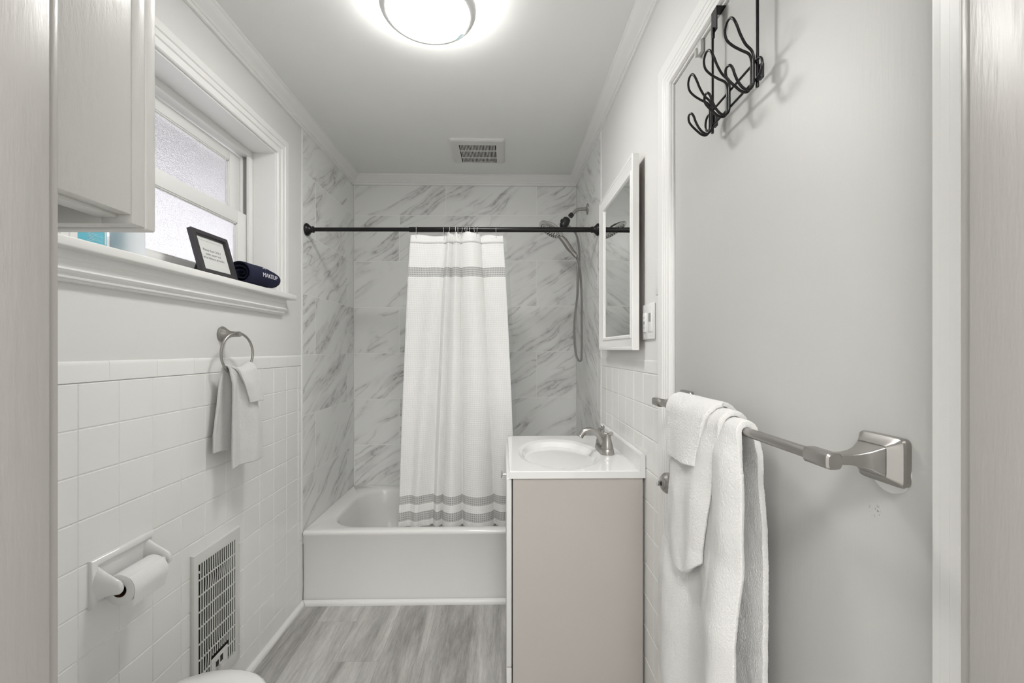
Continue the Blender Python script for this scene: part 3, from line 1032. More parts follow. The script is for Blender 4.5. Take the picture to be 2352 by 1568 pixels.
# countertop with integral oval bowl and backsplash
ct = thing('countertop_basin', (0.25, 1.8, VZ - 0.025), 'glossy white vanity top with oval basin and short backsplash', 'vanity top')
BCX, BCY, BRX, BRY = 0.222, 1.770, 0.170, 0.256
X0_, X1_ = VX0, VX1 - 0.018
b = MB()
zb = VZ - 0.025
NP_ = 128
def rectpt(a, z, ins=0.0):
    x0, x1, y0, y1 = X0_ + ins, X1_, VY0 + ins, VY1 - ins
    dx, dy = math.cos(a) * BRX, math.sin(a) * BRY
    t_ = min(((x1 if dx > 0 else x0) - BCX) / dx if abs(dx) > 1e-9 else 9e9, ((y1 if dy > 0 else y0) - BCY) / dy if abs(dy) > 1e-9 else 9e9)
    return (BCX + dx * t_, BCY + dy * t_, z)
angs = [2 * PI * k / NP_ for k in range(NP_)]
for cxx, cyy in ((X0_, VY0), (X1_, VY0), (X1_, VY1), (X0_, VY1)):       # a vertex exactly at every corner
    ca = math.atan2((cyy - BCY) / BRY, (cxx - BCX) / BRX) % (2 * PI)
    kk = min(range(NP_), key=lambda q: abs(angs[q] - ca))
    angs[kk] = ca
rings = [[rectpt(a, zb) for a in angs], [rectpt(a, VZ - 0.002) for a in angs], [rectpt(a, VZ, 0.002) for a in angs], [rectpt(a, VZ, 0.008) for a in angs], [(BCX + BRX * 1.03 * math.cos(a), BCY + BRY * 1.03 * math.sin(a), VZ) if min(abs((BCX + BRX * 1.03 * math.cos(a)) - X1_), 1) > 0 else None for a in angs]]
for q in (1.0, 0.985, 0.965, 0.945, 0.925, 0.905, 0.885, 0.865, 0.845, 0.83, 0.80, 0.76, 0.70, 0.62, 0.52, 0.40, 0.27, 0.13, 0.03):
    def zz(q):
        if q > 0.88: return -0.005 * (1 - math.cos(PI * (1 - q) / 0.12)) / 2
        return -0.005 - 0.115 * (1 - (q / 0.88) ** 2.2)
    rings.append([(BCX + BRX * q * math.cos(a), BCY + BRY * q * math.sin(a), VZ + zz(q)) for a in angs])
b = MB()
b.loft(rings, cap0=True, cap1=True)
b.build('counter', 'cultured_marble', ct, smooth=40)
bs = [(0, zb), (0, 0.912), (-0.003, 0.917), (-0.009, 0.918), (-0.015, 0.917), (-0.018, 0.912), (-0.018, VZ + 0.006), (-0.0195, VZ + 0.002), (-0.0235, VZ + 0.0003), (-0.0178, VZ + 0.0001), (-0.0178, zb)]
b = MB(); b.prism(bs, lambda p, t_: (VX1 + p[0], t_, p[1]), VY0, VY1)
b.build('backsplash', 'cultured_marble', ct, smooth=30)
b = MB(); b.lathe([(0, 0.022), (0.003, 0.021), (0.003, 0.012), (0.001, 0.0)], (BCX + 0.02, BCY, VZ - 0.1105), (0, 0, 1))
b.build('drain', 'nickel', ct, smooth=40)

# faucet
fc = thing('faucet', (0.415, 1.79, VZ), 'brushed nickel two-handle faucet with curved spout on the vanity top', 'faucet')
FXc, FYc = 0.413, 1.782
b = MB()
rings = []
for z_, gx_, gy_ in ((0.0005, 0.027, 0.078), (0.004, 0.028, 0.079), (0.020, 0.025, 0.076), (0.024, 0.022, 0.073), (0.0245, 0.0, 0.0)):
    rr = []
    for k in range(40):
        a = 2 * PI * k / 40
        cx_, sy_ = math.cos(a), math.sin(a)
        yy = (gy_ - gx_) * (1 if sy_ > 0 else -1) + gx_ * sy_ if gy_ > 0 and abs(sy_) > 1e-6 else 0
        if gy_ == 0: yy = 0.0001 * sy_
        rr.append((FXc + max(gx_, 1e-4) * cx_, FYc + yy, VZ + z_))
    rings.append(rr)
b.loft(rings)
b.build('base_plate', 'nickel', fc, smooth=40)
spp = bez([(FXc + 0.004, FYc, VZ + 0.018), (FXc - 0.008, FYc, VZ + 0.048), (FXc - 0.028, FYc, VZ + 0.072), (FXc - 0.056, FYc, VZ + 0.086), (FXc - 0.082, FYc, VZ + 0.082), (FXc - 0.097, FYc, VZ + 0.066)], 8)
b = MB(); b.tube(spp, 0.012, 18, rfn=lambda q: 0.019 - 0.0085 * min(1, q * 2) + 0.002 * q)
b.build('spout', 'nickel', fc, smooth=50)
b = MB(); tip = Vector(spp[-1]); b.lathe([(0, 0.0125), (0.001, 0.0130), (0.008, 0.0130), (0.008, 0)], tip, Vector((-0.45, 0, -0.9)), 20)
b.build('aerator', 'nickel', fc, smooth=40)
for sy in (-1, 1):
    hy = FYc + sy * 0.052
    b = MB(); b.lathe([(0.0, 0.0235), (0.003, 0.0235), (0.010, 0.0215), (0.035, 0.0155), (0.050, 0.0125), (0.056, 0.0125), (0.060, 0.0)], (FXc, hy, VZ + 0.0245), (0, 0, 1), 24)
    h_ = b.build('handle', 'nickel', fc, smooth=40)
    b = MB()
    dx, dy = (0.010, sy * 0.024)
    b.tube(bez([(FXc - 0.010, hy - sy * 0.004, VZ + 0.080), (FXc, hy + sy * .004, VZ + 0.0795), (FXc + dx, hy + dy * 0.7, VZ + 0.083), (FXc + dx, hy + dy, VZ + 0.0875)], 6), 0.006, 12, rfn=lambda q: 0.0085 - 0.002 * math.sin(PI * q))
    b.build('lever', 'nickel', h_, smooth=50)

# ------------------------------------------------------------------ mirror
mz0, mz1, my0, my1, mxf, mxb = 1.275, 1.962, 1.503, 2.030, 0.4455, 0.470
mir = thing('wall_mirror', (0.48, 1.77, mz0), 'white framed rectangular mirror above the vanity', 'mirror')
def frame_loft(b, prof, y0, y1, z0, z1, xo):
    cor = [(y0, z0, 1, 1), (y1, z0, -1, 1), (y1, z1, -1, -1), (y0, z1, 1, -1)]
    rings = [[(xo + h, cy + sy_ * u, cz + sz_ * u) for u, h in prof] for cy, cz, sy_, sz_ in cor]
    rings.append(rings[0])
    vr = [[b.bm.verts.new(p) for p in r] for r in rings[:4]]
    vr.append(vr[0])
    n = len(prof)
    for A, B in zip(vr[:-1], vr[1:]):
        for i in range(n):
            j = (i + 1) % n
            b.bm.faces.new((A[i], A[j], B[j], B[i]))
mp = [(0, mxb - mxf), (0, 0.002), (0.002, 0), (0.010, 0), (0.012, 0.002), (0.014, 0.0015), (0.020, 0.003), (0.034, 0.0085), (0.042, 0.0095), (0.045, 0.006), (0.053, 0.007), (0.057, 0.012), (0.057, mxb - mxf)]
b = MB(); frame_loft(b, mp, my0, my1, mz0, mz1, mxf)
b.build('mirror_frame', 'trim_paint', mir, smooth=25)
b = MB(); b.quad([(mxf + 0.013, my0 + 0.050, mz0 + 0.05), (mxf + 0.013, my1 - 0.05, mz0 + 0.05), (mxf + 0.013, my1 - 0.05, mz1 - 0.05), (mxf + 0.013, my0 + 0.05, mz1 - 0.05)])
b.box(mxf + 0.014, my0 + 0.05, mz0 + 0.05, mxf + 0.018, my1 - 0.05, mz1 - 0.05)
b.build('mirror_pane', 'mirror_glass', mir)
b = MB(); b.box(mxb - 0.003, my0 + 0.004, mz0 + 0.004, mxb + 0.0012, my1 - 0.004, mz1 - 0.004)
b.build('backing_board', 'brown_board', mir)
for yy in (my0 + 0.10, my1 - 0.10):
    b = MB(); b.box(mxb, yy - 0.01, mz1 - 0.12, RX - 0.0005, yy + 0.01, mz1 - 0.09)
    b.build('hanger', 'silver', mir)
    b = MB(); b.box(mxb, yy - 0.01, mz0 + 0.02, RX - 0.0005, yy + 0.01, mz0 + 0.03)
    b.build('bumper', 'silver', mir)

# ------------------------------------------------------------------ switch plate and painted-over plate
sw = thing('switch_plate', (XR, 1.456, 1.37), 'white two-gang wall plate with outlet and switch beside the mirror', 'switch plate')
y0, y1, z0, z1 = 1.397, 1.514, 1.311, 1.431
b = MB(); b.box(RX - 0.007, y0, z0, RX - 0.0005, y1, z1, 0.003, 3)
b.build('plate', 'plastic_white', sw, smooth=40)
b = MB(); b.box(RX - 0.0095, 1.470, 1.336, RX - 0.005, 1.502, 1.402, 0.001)
ou = b.build('outlet', 'plastic_white', sw, smooth=40)
b = MB()
for zz in (1.348, 1.382):
    for yy in (1.480, 1.490):
        b.box(RX - 0.0099, yy - 0.001, zz, RX - 0.0094, yy + 0.001, zz + 0.007)
for zz in (1.365, 1.371):
    b.box(RX - 0.0104, 1.479, zz - 0.0015, RX - 0.0094, 1.493, zz + 0.0025)
b.build('slots', 'button_grey', ou)
b = MB(); b.box(RX - 0.0095, 1.412, 1.336, RX - 0.005, 1.444, 1.402, 0.001)
sv = b.build('switch', 'plastic_white', sw, smooth=40)
b = MB(); b.box(RX - 0.0110, 1.418, 1.370, RX - 0.0094, 1.438, 1.398, 0.0006)
b.build('grey_button', 'button_grey', sv)
for yy in (1.428, 1.486):
    for zz in (1.322, 1.418):
        b = MB(); b.lathe([(0, 0.0032), (0.001, 0.0028), (0.001, 0)], (RX - 0.0068, yy, zz), (-1, 0, 0), 12)
        b.build('screw', 'vent_plastic', sw)
b = MB(); b.box(RX - 0.013, 1.334, 1.447, RX - 0.0004, 1.364, 1.567, 0.004, 3)
for zz in (1.465, 1.548):
    b.lathe([(0, 0.003), (0.001, 0.003), (0.0014, 0)], (RX - 0.013, 1.343, zz), (-1, 0, 0), 10)
tag(b.build('painted_bracket', 'wall_paint', smooth=40, base=(RX, 1.346, 1.447)), 'narrow painted-over strip on the wall between switch plate and door casing', 'bracket')

# ------------------------------------------------------------------ door knob
kb = MB(); ky, kz = 1.190, at(1530, 1109, X=0.443).z
kz = at(1530, 1109, Y=1.19).z
kb.lathe([(0, 0.0), (0, 0.033), (0.004, 0.033), (0.010, 0.028), (0.014, 0.013), (0.024, 0.0115), (0.027, 0.016), (0.031, 0.024), (0.040, 0.0285), (0.050, 0.0275), (0.057, 0.022), (0.058, 0.019), (0.060, 0.0185), (0.062, 0.014), (0.062, 0.0)], (RX + 0.0038, ky, kz), (-1, 0, 0), 36)
kn = kb.build('door_knob', 'nickel', door, smooth=30)
b = MB(); b.lathe([(0, 0.007), (0.001, 0.007), (0.0012, 0)], (RX - 0.058, ky, kz), (-1, 0, 0), 16)
b.build('keyhole', 'dark_gap', kn)
b = MB(); b.box(RX - 0.070, ky - 0.0025, kz - 0.007, RX - 0.058, ky + 0.0025, kz + 0.007, 0.002)
b.build('turn_button', 'silver', kn, smooth=50)

# painted-over hanger on the door head
b = MB()
p_ = at(1604, 100, X=RX - 0.006)
b.box(RX - 0.006, p_.y - 0.012, p_.z - 0.028, RX + 0.0035, p_.y + 0.012, p_.z + 0.005, 0.002)
b.box(RX - 0.012, p_.y + 0.004, p_.z - 0.030, RX - 0.004, p_.y + 0.010, p_.z - 0.008, 0.002)
tag(b.build('painted_clip', 'door_paint', smooth=40, base=(RX, p_.y, p_.z - 0.03)), 'small painted-over clip on the door, just above and left of the hook rack', 'clip')

# ------------------------------------------------------------------ over-door hook rack
WX = 0.472
rk = thing('hook_rack', (WX, 0.90, 1.79), 'black wire over-the-door hook rack hanging on the white door', 'hook rack')
YW = [at(1739.5, 100, X=WX).y, at(1636.5, 200, X=WX).y]
DT = DZ - 0.003
for k, yy in enumerate(YW):
    b = MB()
    b.tube([(WX, yy, 1.766), (WX, yy, DT - 0.055)], 0.0030, 10)
    b.build('upright_wire', 'black_metal', rk, smooth=50)
    b = MB()
    b.box(WX + 0.003, yy - 0.0125, DT - 0.050, WX + 0.0055, yy + 0.0125, DT + 0.0026, 0.0006)
    b.box(WX + 0.003, yy - 0.0125, DT + 0.0004, RX + 0.0415, yy + 0.0125, DT + 0.0028, 0.0006)
    b.box(WX - 0.002, yy - 0.004, DT - 0.064, WX + 0.004, yy + 0.004, DT - 0.040, 0.001)
    b.build('door_strap', 'black_metal', rk)
    b = MB(); b.box(WX + 0.003, yy - 0.006, 1.781, WX + 0.010, yy + 0.006, 1.808, 0.001)
    b.build('pad', 'black_plastic', rk)
ZU, ZLo = 1.812, 1.778
b = MB()
ya, yb_ = YW[0] - 0.010, YW[1] + 0.010
rz = (ZU - ZLo) / 2
lp = []
for k in range(13):
    a = -PI / 2 + PI * k / 12
    lp.append((WX - 0.005, yb_ + rz * 0.8 * math.cos(a), ZLo + rz + rz * math.sin(a)))
for k in range(13):
    a = PI / 2 + PI * k / 12
    lp.append((WX - 0.005, ya + rz * 0.8 * math.cos(a), ZLo + rz + rz * math.sin(a)))
b.tube(lp, 0.0025, 10, closed=True)
b.build('rail_loop', 'black_metal', rk, smooth=50)
prof_h = [(0.4245, 1.812, 0.0, ), ]
def hook(yc):
    # centre line (x, z, half width), lower tip to upper tip
    cl_ = [(0.4265, 1.8175, 0.0), (0.4275, 1.8155, 0.0085), (0.430, 1.807, 0.0125), (0.434, 1.797, 0.0100), (0.441, 1.785, 0.0062), (0.449, 1.7755, 0.0046), (0.457, 1.7735, 0.0042), (0.4625, 1.781, 0.0042), (0.4635, 1.795, 0.0042), (0.4635, 1.815, 0.0042), (0.4635, 1.834, 0.0042), (0.4600, 1.846, 0.0050), (0.450, 1.861, 0.0085), (0.440, 1.874, 0.0150), (0.433, 1.888, 0.0195), (0.4295, 1.901, 0.0165), (0.4285, 1.909, 0.0085), (0.4282, 1.911, 0.0)]
    cl_ = [(x - 0.010 * max(0, (0.4635 - x) / 0.035), z - 0.014 - (0.006 if z > 1.86 else 0), w_ * 0.95) for x, z, w_ in cl_]
    A_ = [Vector((x, yc + w_, z)) for x, z, w_ in cl_]
    B_ = [Vector((x, yc - w_, z)) for x, z, w_ in cl_[1:-1]]
    loop_ = A_ + list(reversed(B_))
    n = len(loop_)
    out = []
    for i in range(n):
        p0, p1, p2, p3 = loop_[i - 1], loop_[i], loop_[(i + 1) % n], loop_[(i + 2) % n]
        for k in range(5):
            t_ = k / 5
            out.append(0.5 * ((2 * p1) + (p2 - p0) * t_ + (2 * p0 - 5 * p1 + 4 * p2 - p3) * t_ ** 2 + (3 * p1 - p0 - 3 * p2 + p3) * t_ ** 3))
    return out
for px in (1728, 1673, 1632):
    yc = at(px, 200, X=0.4635).y
    b = MB(); b.tube(hook(yc), 0.0024, 10, closed=True)
    b.build('hook', 'black_metal', rk, smooth=60)

# ------------------------------------------------------------------ towel bar on the door
BXb, BZb = 0.412, 1.1365
tb = thing('towel_bar', (RX, 0.85, BZb), 'brushed nickel towel bar with square flared posts on the white door', 'towel bar')
PYN, PYF = 0.5515, 1.157
def sq(x, hy, hz, y, rr=0.35, bow=0.0):
    pts = []
    n = 6
    r = min(hy, hz) * rr
    for cx, cz, a0 in ((hy - r, hz - r, 0), (-hy + r, hz - r, PI / 2), (-hy + r, -hz + r, PI), (hy - r, -hz + r, 3 * PI / 2)):
        for k in range(n + 1):
            a = a0 + k * PI / 2 / n
            pts.append((x, y + cx + r * math.cos(a), BZb + cz + r * math.sin(a)))
    return pts
DF = RX + 0.0035
for yy, sg in ((PYN, 1), (PYF, -1)):
    b = MB()
    def se(x, hy, hz, e_=0.20):
        return [(x, yy + hy * abs(math.cos(a)) ** e_ * (1 if math.cos(a) > 0 else -1), BZb + hz * abs(math.sin(a)) ** e_ * (1 if math.sin(a) > 0 else -1)) for a in [2 * PI * (k + 0.5) / 48 for k in range(48)]]
    b.loft([se(DF, 0.0335, 0.0300), se(DF - 0.007, 0.0345, 0.0310), se(DF - 0.010, 0.0335, 0.0298), se(DF - 0.014, 0.0285, 0.0250), se(DF - 0.021, 0.0225, 0.0200)])
    po = b.build('post_base', 'nickel', tb, smooth=25)
    b = MB()
    b.loft([sq(DF - 0.0195, 0.0215, 0.0190, yy, 0.10), sq(DF - 0.024, 0.0200, 0.0170, yy, 0.12), sq(DF - 0.034, 0.0150, 0.0118, yy, 0.2), sq(DF - 0.045, 0.0115, 0.0082, yy, 0.25), sq(DF - 0.056, 0.0095, 0.0068, yy, 0.3), sq(BXb + 0.004, 0.0090, 0.0066, yy, 0.3)])
    b.build('post_arm', 'nickel', po, smooth=30)
    b = MB()
    yo = yy - sg * 0.019
    yi = yy + sg * 0.026
    rings = []
    for q, sc_ in ((yo, 0.80), (yo + sg * 0.0025, 1.0), (yi - sg * 0.001, 1.0), (yi, 0.95)):
        ring_ = []
        for k in range(32):
            a = 2 * PI * k / 32
            cc, ss = math.cos(a), math.sin(a)
            e_ = 0.55
            ring_.append((BXb + 0.0105 * sc_ * abs(cc) ** e_ * (1 if cc > 0 else -1), q, BZb + 0.0105 * sc_ * abs(ss) ** e_ * (1 if ss > 0 else -1)))
        rings.append(ring_)
    b.loft(rings)
    b.build('end_cap', 'nickel', tb, smooth=35)
b = MB(); b.lathe([(0, 0.0078), (PYF - PYN - 0.04, 0.0078)], (BXb, PYN + 0.02, BZb), (0, 1, 0), 24)
b.build('bar', 'nickel', tb, smooth=40)
b = MB(); b.lathe([(0, 0.030), (0.0015, 0.0295), (0.0018, 0)], (DF + 0.0002, PYN - 0.004, BZb - 0.0135), (-1, 0, 0), 40)
b.build('adhesive_disc', 'plastic_white', tb, smooth=40)

# ------------------------------------------------------------------ towels
def fbm(x, y, z):
    return mn.noise(Vector((x, y, z))) + 0.5 * mn.noise(Vector((2.1 * x, 2.1 * y, 2.1 * z + 5)))

def drape(b, Cn, ax, nr, r, lf, lb, edges, fold, nu=60, nv=110, hemdrop=None):
    """cloth over a bar. Cn bar centre, ax unit along the bar, nr unit towards the viewer side.
    edges(s) -> (a, b) ends along ax at signed path length s (front positive); fold(a, s) -> outward push"""
    Cn = Vector(Cn); ax = Vector(ax); nr = Vector(nr)
    q = PI * r / 2
    s0, s1 = -(lb + q), lf + q
    def fn(u, v):
        s_ = s0 + (s1 - s0) * v
        if hemdrop and s_ > 0:
            s_ *= 1 + hemdrop(u) * max(0, s_ / s1)
        ea, eb = edges(s_)
        a = ea + (eb - ea) * u
        if abs(s_) < q:
            th = s_ / r
            off, z = r * math.sin(th), r * math.cos(th)
        else:
            d = abs(s_) - q
            off, z = (r if s_ > 0 else -r), -d
        d = max(0, abs(s_) - q * 0.3)
        off += fold(a, s_, u) * min(1, d / 0.06)
        nz = 0.0016 * fbm(a * 22, s_ * 16, r * 90)
        return Cn + ax * a + nr * (off + nz) + Vector((0, 0, z + nz * 0.6))
    b.grid(nu, nv, fn)

AX, NR = (0, 1, 0), (-1, 0, 0)
def curl(u, wr=0.16, wl=0.10):
    """rounded folded edges: cloth turns back towards the door at both side edges"""
    return max(0.0, 1 - u / wr) ** 2 + 0.6 * max(0.0, 1 - (1 - u) / wl) ** 2
def lerp(a, b_, t_): return a + (b_ - a) * max(0, min(1, t_))
# bath towel (largest, underneath)
b = MB()
drape(b, (BXb, 0, BZb), AX, NR, 0.0142, 0.62, 0.60,
      lambda s_: (lerp(0.730, 0.716, s_ / 0.1), lerp(1.035, 1.005, s_ / 0.15) + lerp(0.0, 0.095, (s_ - 0.18) / 0.38)) if s_ > 0 else (lerp(0.730, 0.746, -s_ / 0.12), 1.030),
      lambda a, s_, u: (0.004 + lerp(0.002, 0.011, (s_ - 0.26) / 0.12) * (1 + math.sin((a - 0.73) * 26 + 0.9)) + 0.008 * max(0, math.sin((0.80 - a) * 30)) - 0.013 * curl(u, 0.14)) if s_ > 0 else -0.004 - 0.018 * min(1, -s_ * 5) + 0.002 * math.sin(a * 40) - 0.005 * curl(u, 0.12), 110, 190)
o = b.build('bath_towel', 'terry_white', smooth=180, base=(BXb, 0.9, 0.52))
fluff(o, 0.012, 0.0016, 0.0026)
tag(o, 'long white terry bath towel hanging lowest on the door towel bar', 'towel')
b = MB()
drape(b, (BXb, 0, BZb + 0.001), AX, NR, 0.0248, 0.295, 0.26,
      lambda s_: (lerp(0.768, 0.826, (s_ - 0.03) / 0.26), lerp(1.020, 0.975, s_ / 0.1) + lerp(0, 0.018, (s_ - 0.18) / 0.1)) if s_ > 0 else (lerp(0.768, 0.80, -s_ / 0.1), 1.020),
      lambda a, s_, u: (0.012 + 0.009 * math.sin((a - 0.79) * 11 + 0.7) + 0.002 * math.sin(a * 70) - 0.012 * curl(u, 0.2)) * min(1, max(0, s_) * 5) - 0.003 * curl(u, 0.2) if s_ > 0 else -0.028 * min(1, -s_ * 6), 80, 110,
      hemdrop=lambda u: 0.02 + 0.07 * math.sin(PI * min(1, u * 1.15)) - 0.09 * max(0, 1 - u) ** 4 - 0.05 * u ** 3)
o = b.build('hand_towel', 'terry_white', smooth=180, base=(BXb, 0.9, 0.82))
fluff(o, 0.010, 0.0016, 0.0026)
tag(o, 'white hand towel layered over the long bath towel on the door bar', 'towel')
b = MB()
drape(b, (BXb, 0, BZb + 0.002), AX, NR, 0.0342, 0.090, 0.05,
      lambda s_: (lerp(0.806, 0.836, (s_ - 0.03) / 0.1), lerp(1.012, 0.978, s_ / 0.1)) if s_ > 0 else (lerp(0.812, 0.83, -s_ / 0.05), 1.012),
      lambda a, s_, u: (0.013 + 0.004 * math.sin((a - 0.8) * 30) - 0.012 * curl(u, 0.25)) * min(1, max(0, s_) * 7) if s_ > 0 else -0.024 * min(1, -s_ * 10), 60, 70,
      hemdrop=lambda u: 0.06 * u)
o = b.build('washcloth', 'terry_white', smooth=180, base=(BXb, 0.92, 1.04))
fluff(o, 0.009, 0.0016, 0.0026)
tag(o, 'small white washcloth, topmost layer on the door towel bar', 'washcloth')

# ------------------------------------------------------------------ towel ring on the left wall, with towel
ry, rzz = 1.578, at(515, 767, X=PX).z - 0.001
tr_ = thing('towel_ring', (PX, ry, rzz), 'brushed nickel towel ring on the left wall under the window', 'towel ring')
b = MB(); b.lathe([(0, 0), (0, 0.0275), (0.003, 0.0285), (0.007, 0.0265), (0.008, 0.0245), (0.014, 0.022), (0.022, 0.0155), (0.034, 0.0110), (0.052, 0.0095), (0.066, 0.0095), (0.068, 0.0085), (0.068, 0)], (PX + 0.0003, ry, rzz), (1, -0.05, 0), 32)
b.build('ring_mount', 'nickel', tr_, smooth=30)
RR = 0.0735
e1 = Vector((at(494, 800, X=-0.965).x, at(494, 800, X=-0.965).y, 0)); e2 = Vector((-0.94, at(572, 800, X=-0.94).y, 0))
rax = (e2 - e1).normalized()
rc = Vector((PX + 0.058, ry - 0.004, rzz - RR + 0.004))
b = MB(); b.tube([rc + rax * RR * math.sin(a) + Vector((0, 0, RR * math.cos(a))) for a in [2 * PI * k / 64 for k in range(64)]], 0.0045, 12, closed=True)
b.build('ring', 'nickel', tr_, smooth=60)
b = MB()
nrm2 = Vector((rax.y, -rax.x, 0))
if nrm2.x < 0: nrm2 = -nrm2
cb = rc + Vector((0, 0, -RR))
def zring(a): return RR - math.sqrt(max(1e-6, RR * RR - min(abs(a), RR * 0.93) ** 2))
def ringdrape(b, r, lf, lb, edges, fold, nu, nv, zo=0):
    q = PI * r / 2
    s0, s1 = -(lb + q), lf + q
    def fn(u, v):
        s_ = s0 + (s1 - s0) * v
        ea, eb = edges(s_)
        a = ea + (eb - ea) * u
        at0 = edges(0)[0] + (edges(0)[1] - edges(0)[0]) * u
        if abs(s_) < q:
            off, z = r * math.sin(s_ / r), r * math.cos(s_ / r)
        else:
            d = abs(s_) - q
            off, z = (r if s_ > 0 else -r), -d
        d = max(0, abs(s_) - q * .5)
        off += fold(a, s_, u) * min(1, d / 0.05)
        z += zring(at0) * max(0, 1 - d / 0.12)
        nz = 0.0013 * fbm(a * 25, s_ * 18, r * 90)
        return cb + rax * a + nrm2 * (off + nz) + Vector((0, 0, z + zo))
    b.grid(nu, nv, fn)
ringdrape(b, 0.011, 0.325, 0.265,
          lambda s_: (lerp(-0.050, -0.055, s_ / 0.2), lerp(0.045, 0.110, s_ / 0.22)) if s_ > 0 else (lerp(-0.055, -0.090, -s_ / 0.22), lerp(0.045, 0.070, -s_ / 0.2)),
          lambda a, s_, u: (0.006 + 0.010 * math.cos(u * 9) * (1 - 0.4 * u)) if s_ > 0 else -(0.002 + 0.006 * math.sin(u * 9)), 44, 110)
ringdrape(b, 0.020, 0.105, 0.05,
          lambda s_: (lerp(-0.030, 0.020, s_ / 0.13), lerp(0.052, 0.098, s_ / 0.13)),
          lambda a, s_, u: (0.010 + 0.004 * math.sin(u * 6)) if s_ > 0 else 0, 34, 50, 0.001)
o = b.build('ring_towel', 'terry_white', smooth=180, base=cb + Vector((0, 0, -0.33)))
fluff(o, 0.008, 0.0015, 0.0026)
tag(o, 'small white terry towel draped through the nickel towel ring', 'towel')

# ------------------------------------------------------------------ toilet paper holder and roll
hp_ = thing('paper_holder', (XL, 1.165, 0.64), 'white ceramic toilet paper holder set in the left tile wall', 'paper holder')
hy0, hy1, hz0, hz1 = 1.072, 1.262, 0.642, 0.761
b = MB()
pf = [(0, 0.014 - 0.016), (0, 0.005), (0.003, 0.010), (0.007, 0.012), (0.013, 0.0115), (0.018, 0.008), (0.020, 0.004), (0.020, -0.002)]
def frame_yz(b, prof, y0, y1, z0, z1, xo):
    cor = [(y0, z0, 1, 1), (y1, z0, -1, 1), (y1, z1, -1, -1), (y0, z1, 1, -1)]
    vr = [[b.bm.verts.new((xo + h, cy + a * u, cz + c_ * u)) for u, h in prof] for cy, cz, a, c_ in cor]
    vr.append(vr[0])
    n = len(prof)
    for A, B in zip(vr[:-1], vr[1:]):
        for i in range(n):
            j = (i + 1) % n
            b.bm.faces.new((A[i], A[j], B[j], B[i]))
frame_yz(b, pf, hy0, hy1, hz0, hz1, XL)
b.box(XL - 0.002, hy0 + 0.015, hz0 + 0.015, XL + 0.003, hy1 - 0.015, hz1 - 0.015)
b.build('back_plate', 'porcelain', hp_, smooth=50)
RAX, RAZ, RRD = -0.958, 0.688, 0.0385
for yy, sg in ((hy0 + 0.016, -1), (hy1 - 0.018, 1)):
    b = MB()
    rings = []
    for t_, hz_, hy_, zc_ in ((0.0, 0.046, 0.0155, 0.700), (0.15, 0.040, 0.0135, 0.699), (0.4, 0.030, 0.0105, 0.697), (0.7, 0.022, 0.0085, 0.693), (0.92, 0.0165, 0.0075, 0.690), (1.0, 0.010, 0.005, 0.689)):
        x_ = XL + 0.002 + (RAX + 0.014 - XL) * t_
        rings.append([(x_, yy + hy_ * math.cos(2 * PI * k / 20), zc_ + hz_ * math.sin(2 * PI * k / 20)) for k in range(20)])
    b.loft(rings)
    b.build('arm', 'porcelain', hp_, smooth=60)
b = MB(); b.lathe([(0, 0.006), (0.004, 0.0085), (0.150, 0.0085), (0.154, 0.006)], (RAX, hy0 + 0.018, RAZ), (0, 1, 0), 18)
b.build('roller', 'plastic_white', hp_, smooth=40)
tp = thing('toilet_paper_roll', (RAX, 1.15, RAZ - 0.0385), 'half-used white toilet paper roll on the ceramic holder', 'toilet paper')
ROZ = RAZ - 0.0095
ry0, ry1 = 1.097, 1.206
b = MB()
Rn = 36
def circ(r, y_): return [(RAX + r * math.cos(2 * PI * k / Rn), y_, ROZ + r * math.sin(2 * PI * k / Rn)) for k in range(Rn)]
b.loft([circ(0.0185, ry0), circ(RRD - 0.001, ry0), circ(RRD, ry0 + 0.001), circ(RRD, ry1 - 0.001), circ(RRD - 0.001, ry1), circ(0.0185, ry1)], cap0=False, cap1=False)
b.grid(18, 8, lambda u, v: Vector((RAX + (RRD + 0.0012) * math.cos(0.9 - u * 1.6), lerp(ry0, ry1 - 0.001, v), ROZ + (RRD + 0.0012) * math.sin(0.9 - u * 1.6))) if u < 0.72 else Vector((RAX + (RRD + 0.0012) * math.cos(0.9 - 0.72 * 1.6) - (u - .72) * 0.03, lerp(ry0 + (u - .72) * .02, ry1 - 0.001, v), ROZ + (RRD + 0.0012) * math.sin(0.9 - 0.72 * 1.6) - (u - 0.72) * 0.12)))
b.build('paper', 'paper_roll', tp, smooth=50, normals=False)
b = MB()
b.loft([circ(0.0185, ry0 + 0.0003), circ(0.0185, ry1 - 0.0003), circ(0.0178, ry1 - 0.0003), circ(0.0178, ry0 + 0.0003), circ(0.0185, ry0 + 0.0003)], cap0=False, cap1=False)
b.build('cardboard_core', 'card_core', tp, smooth=60)

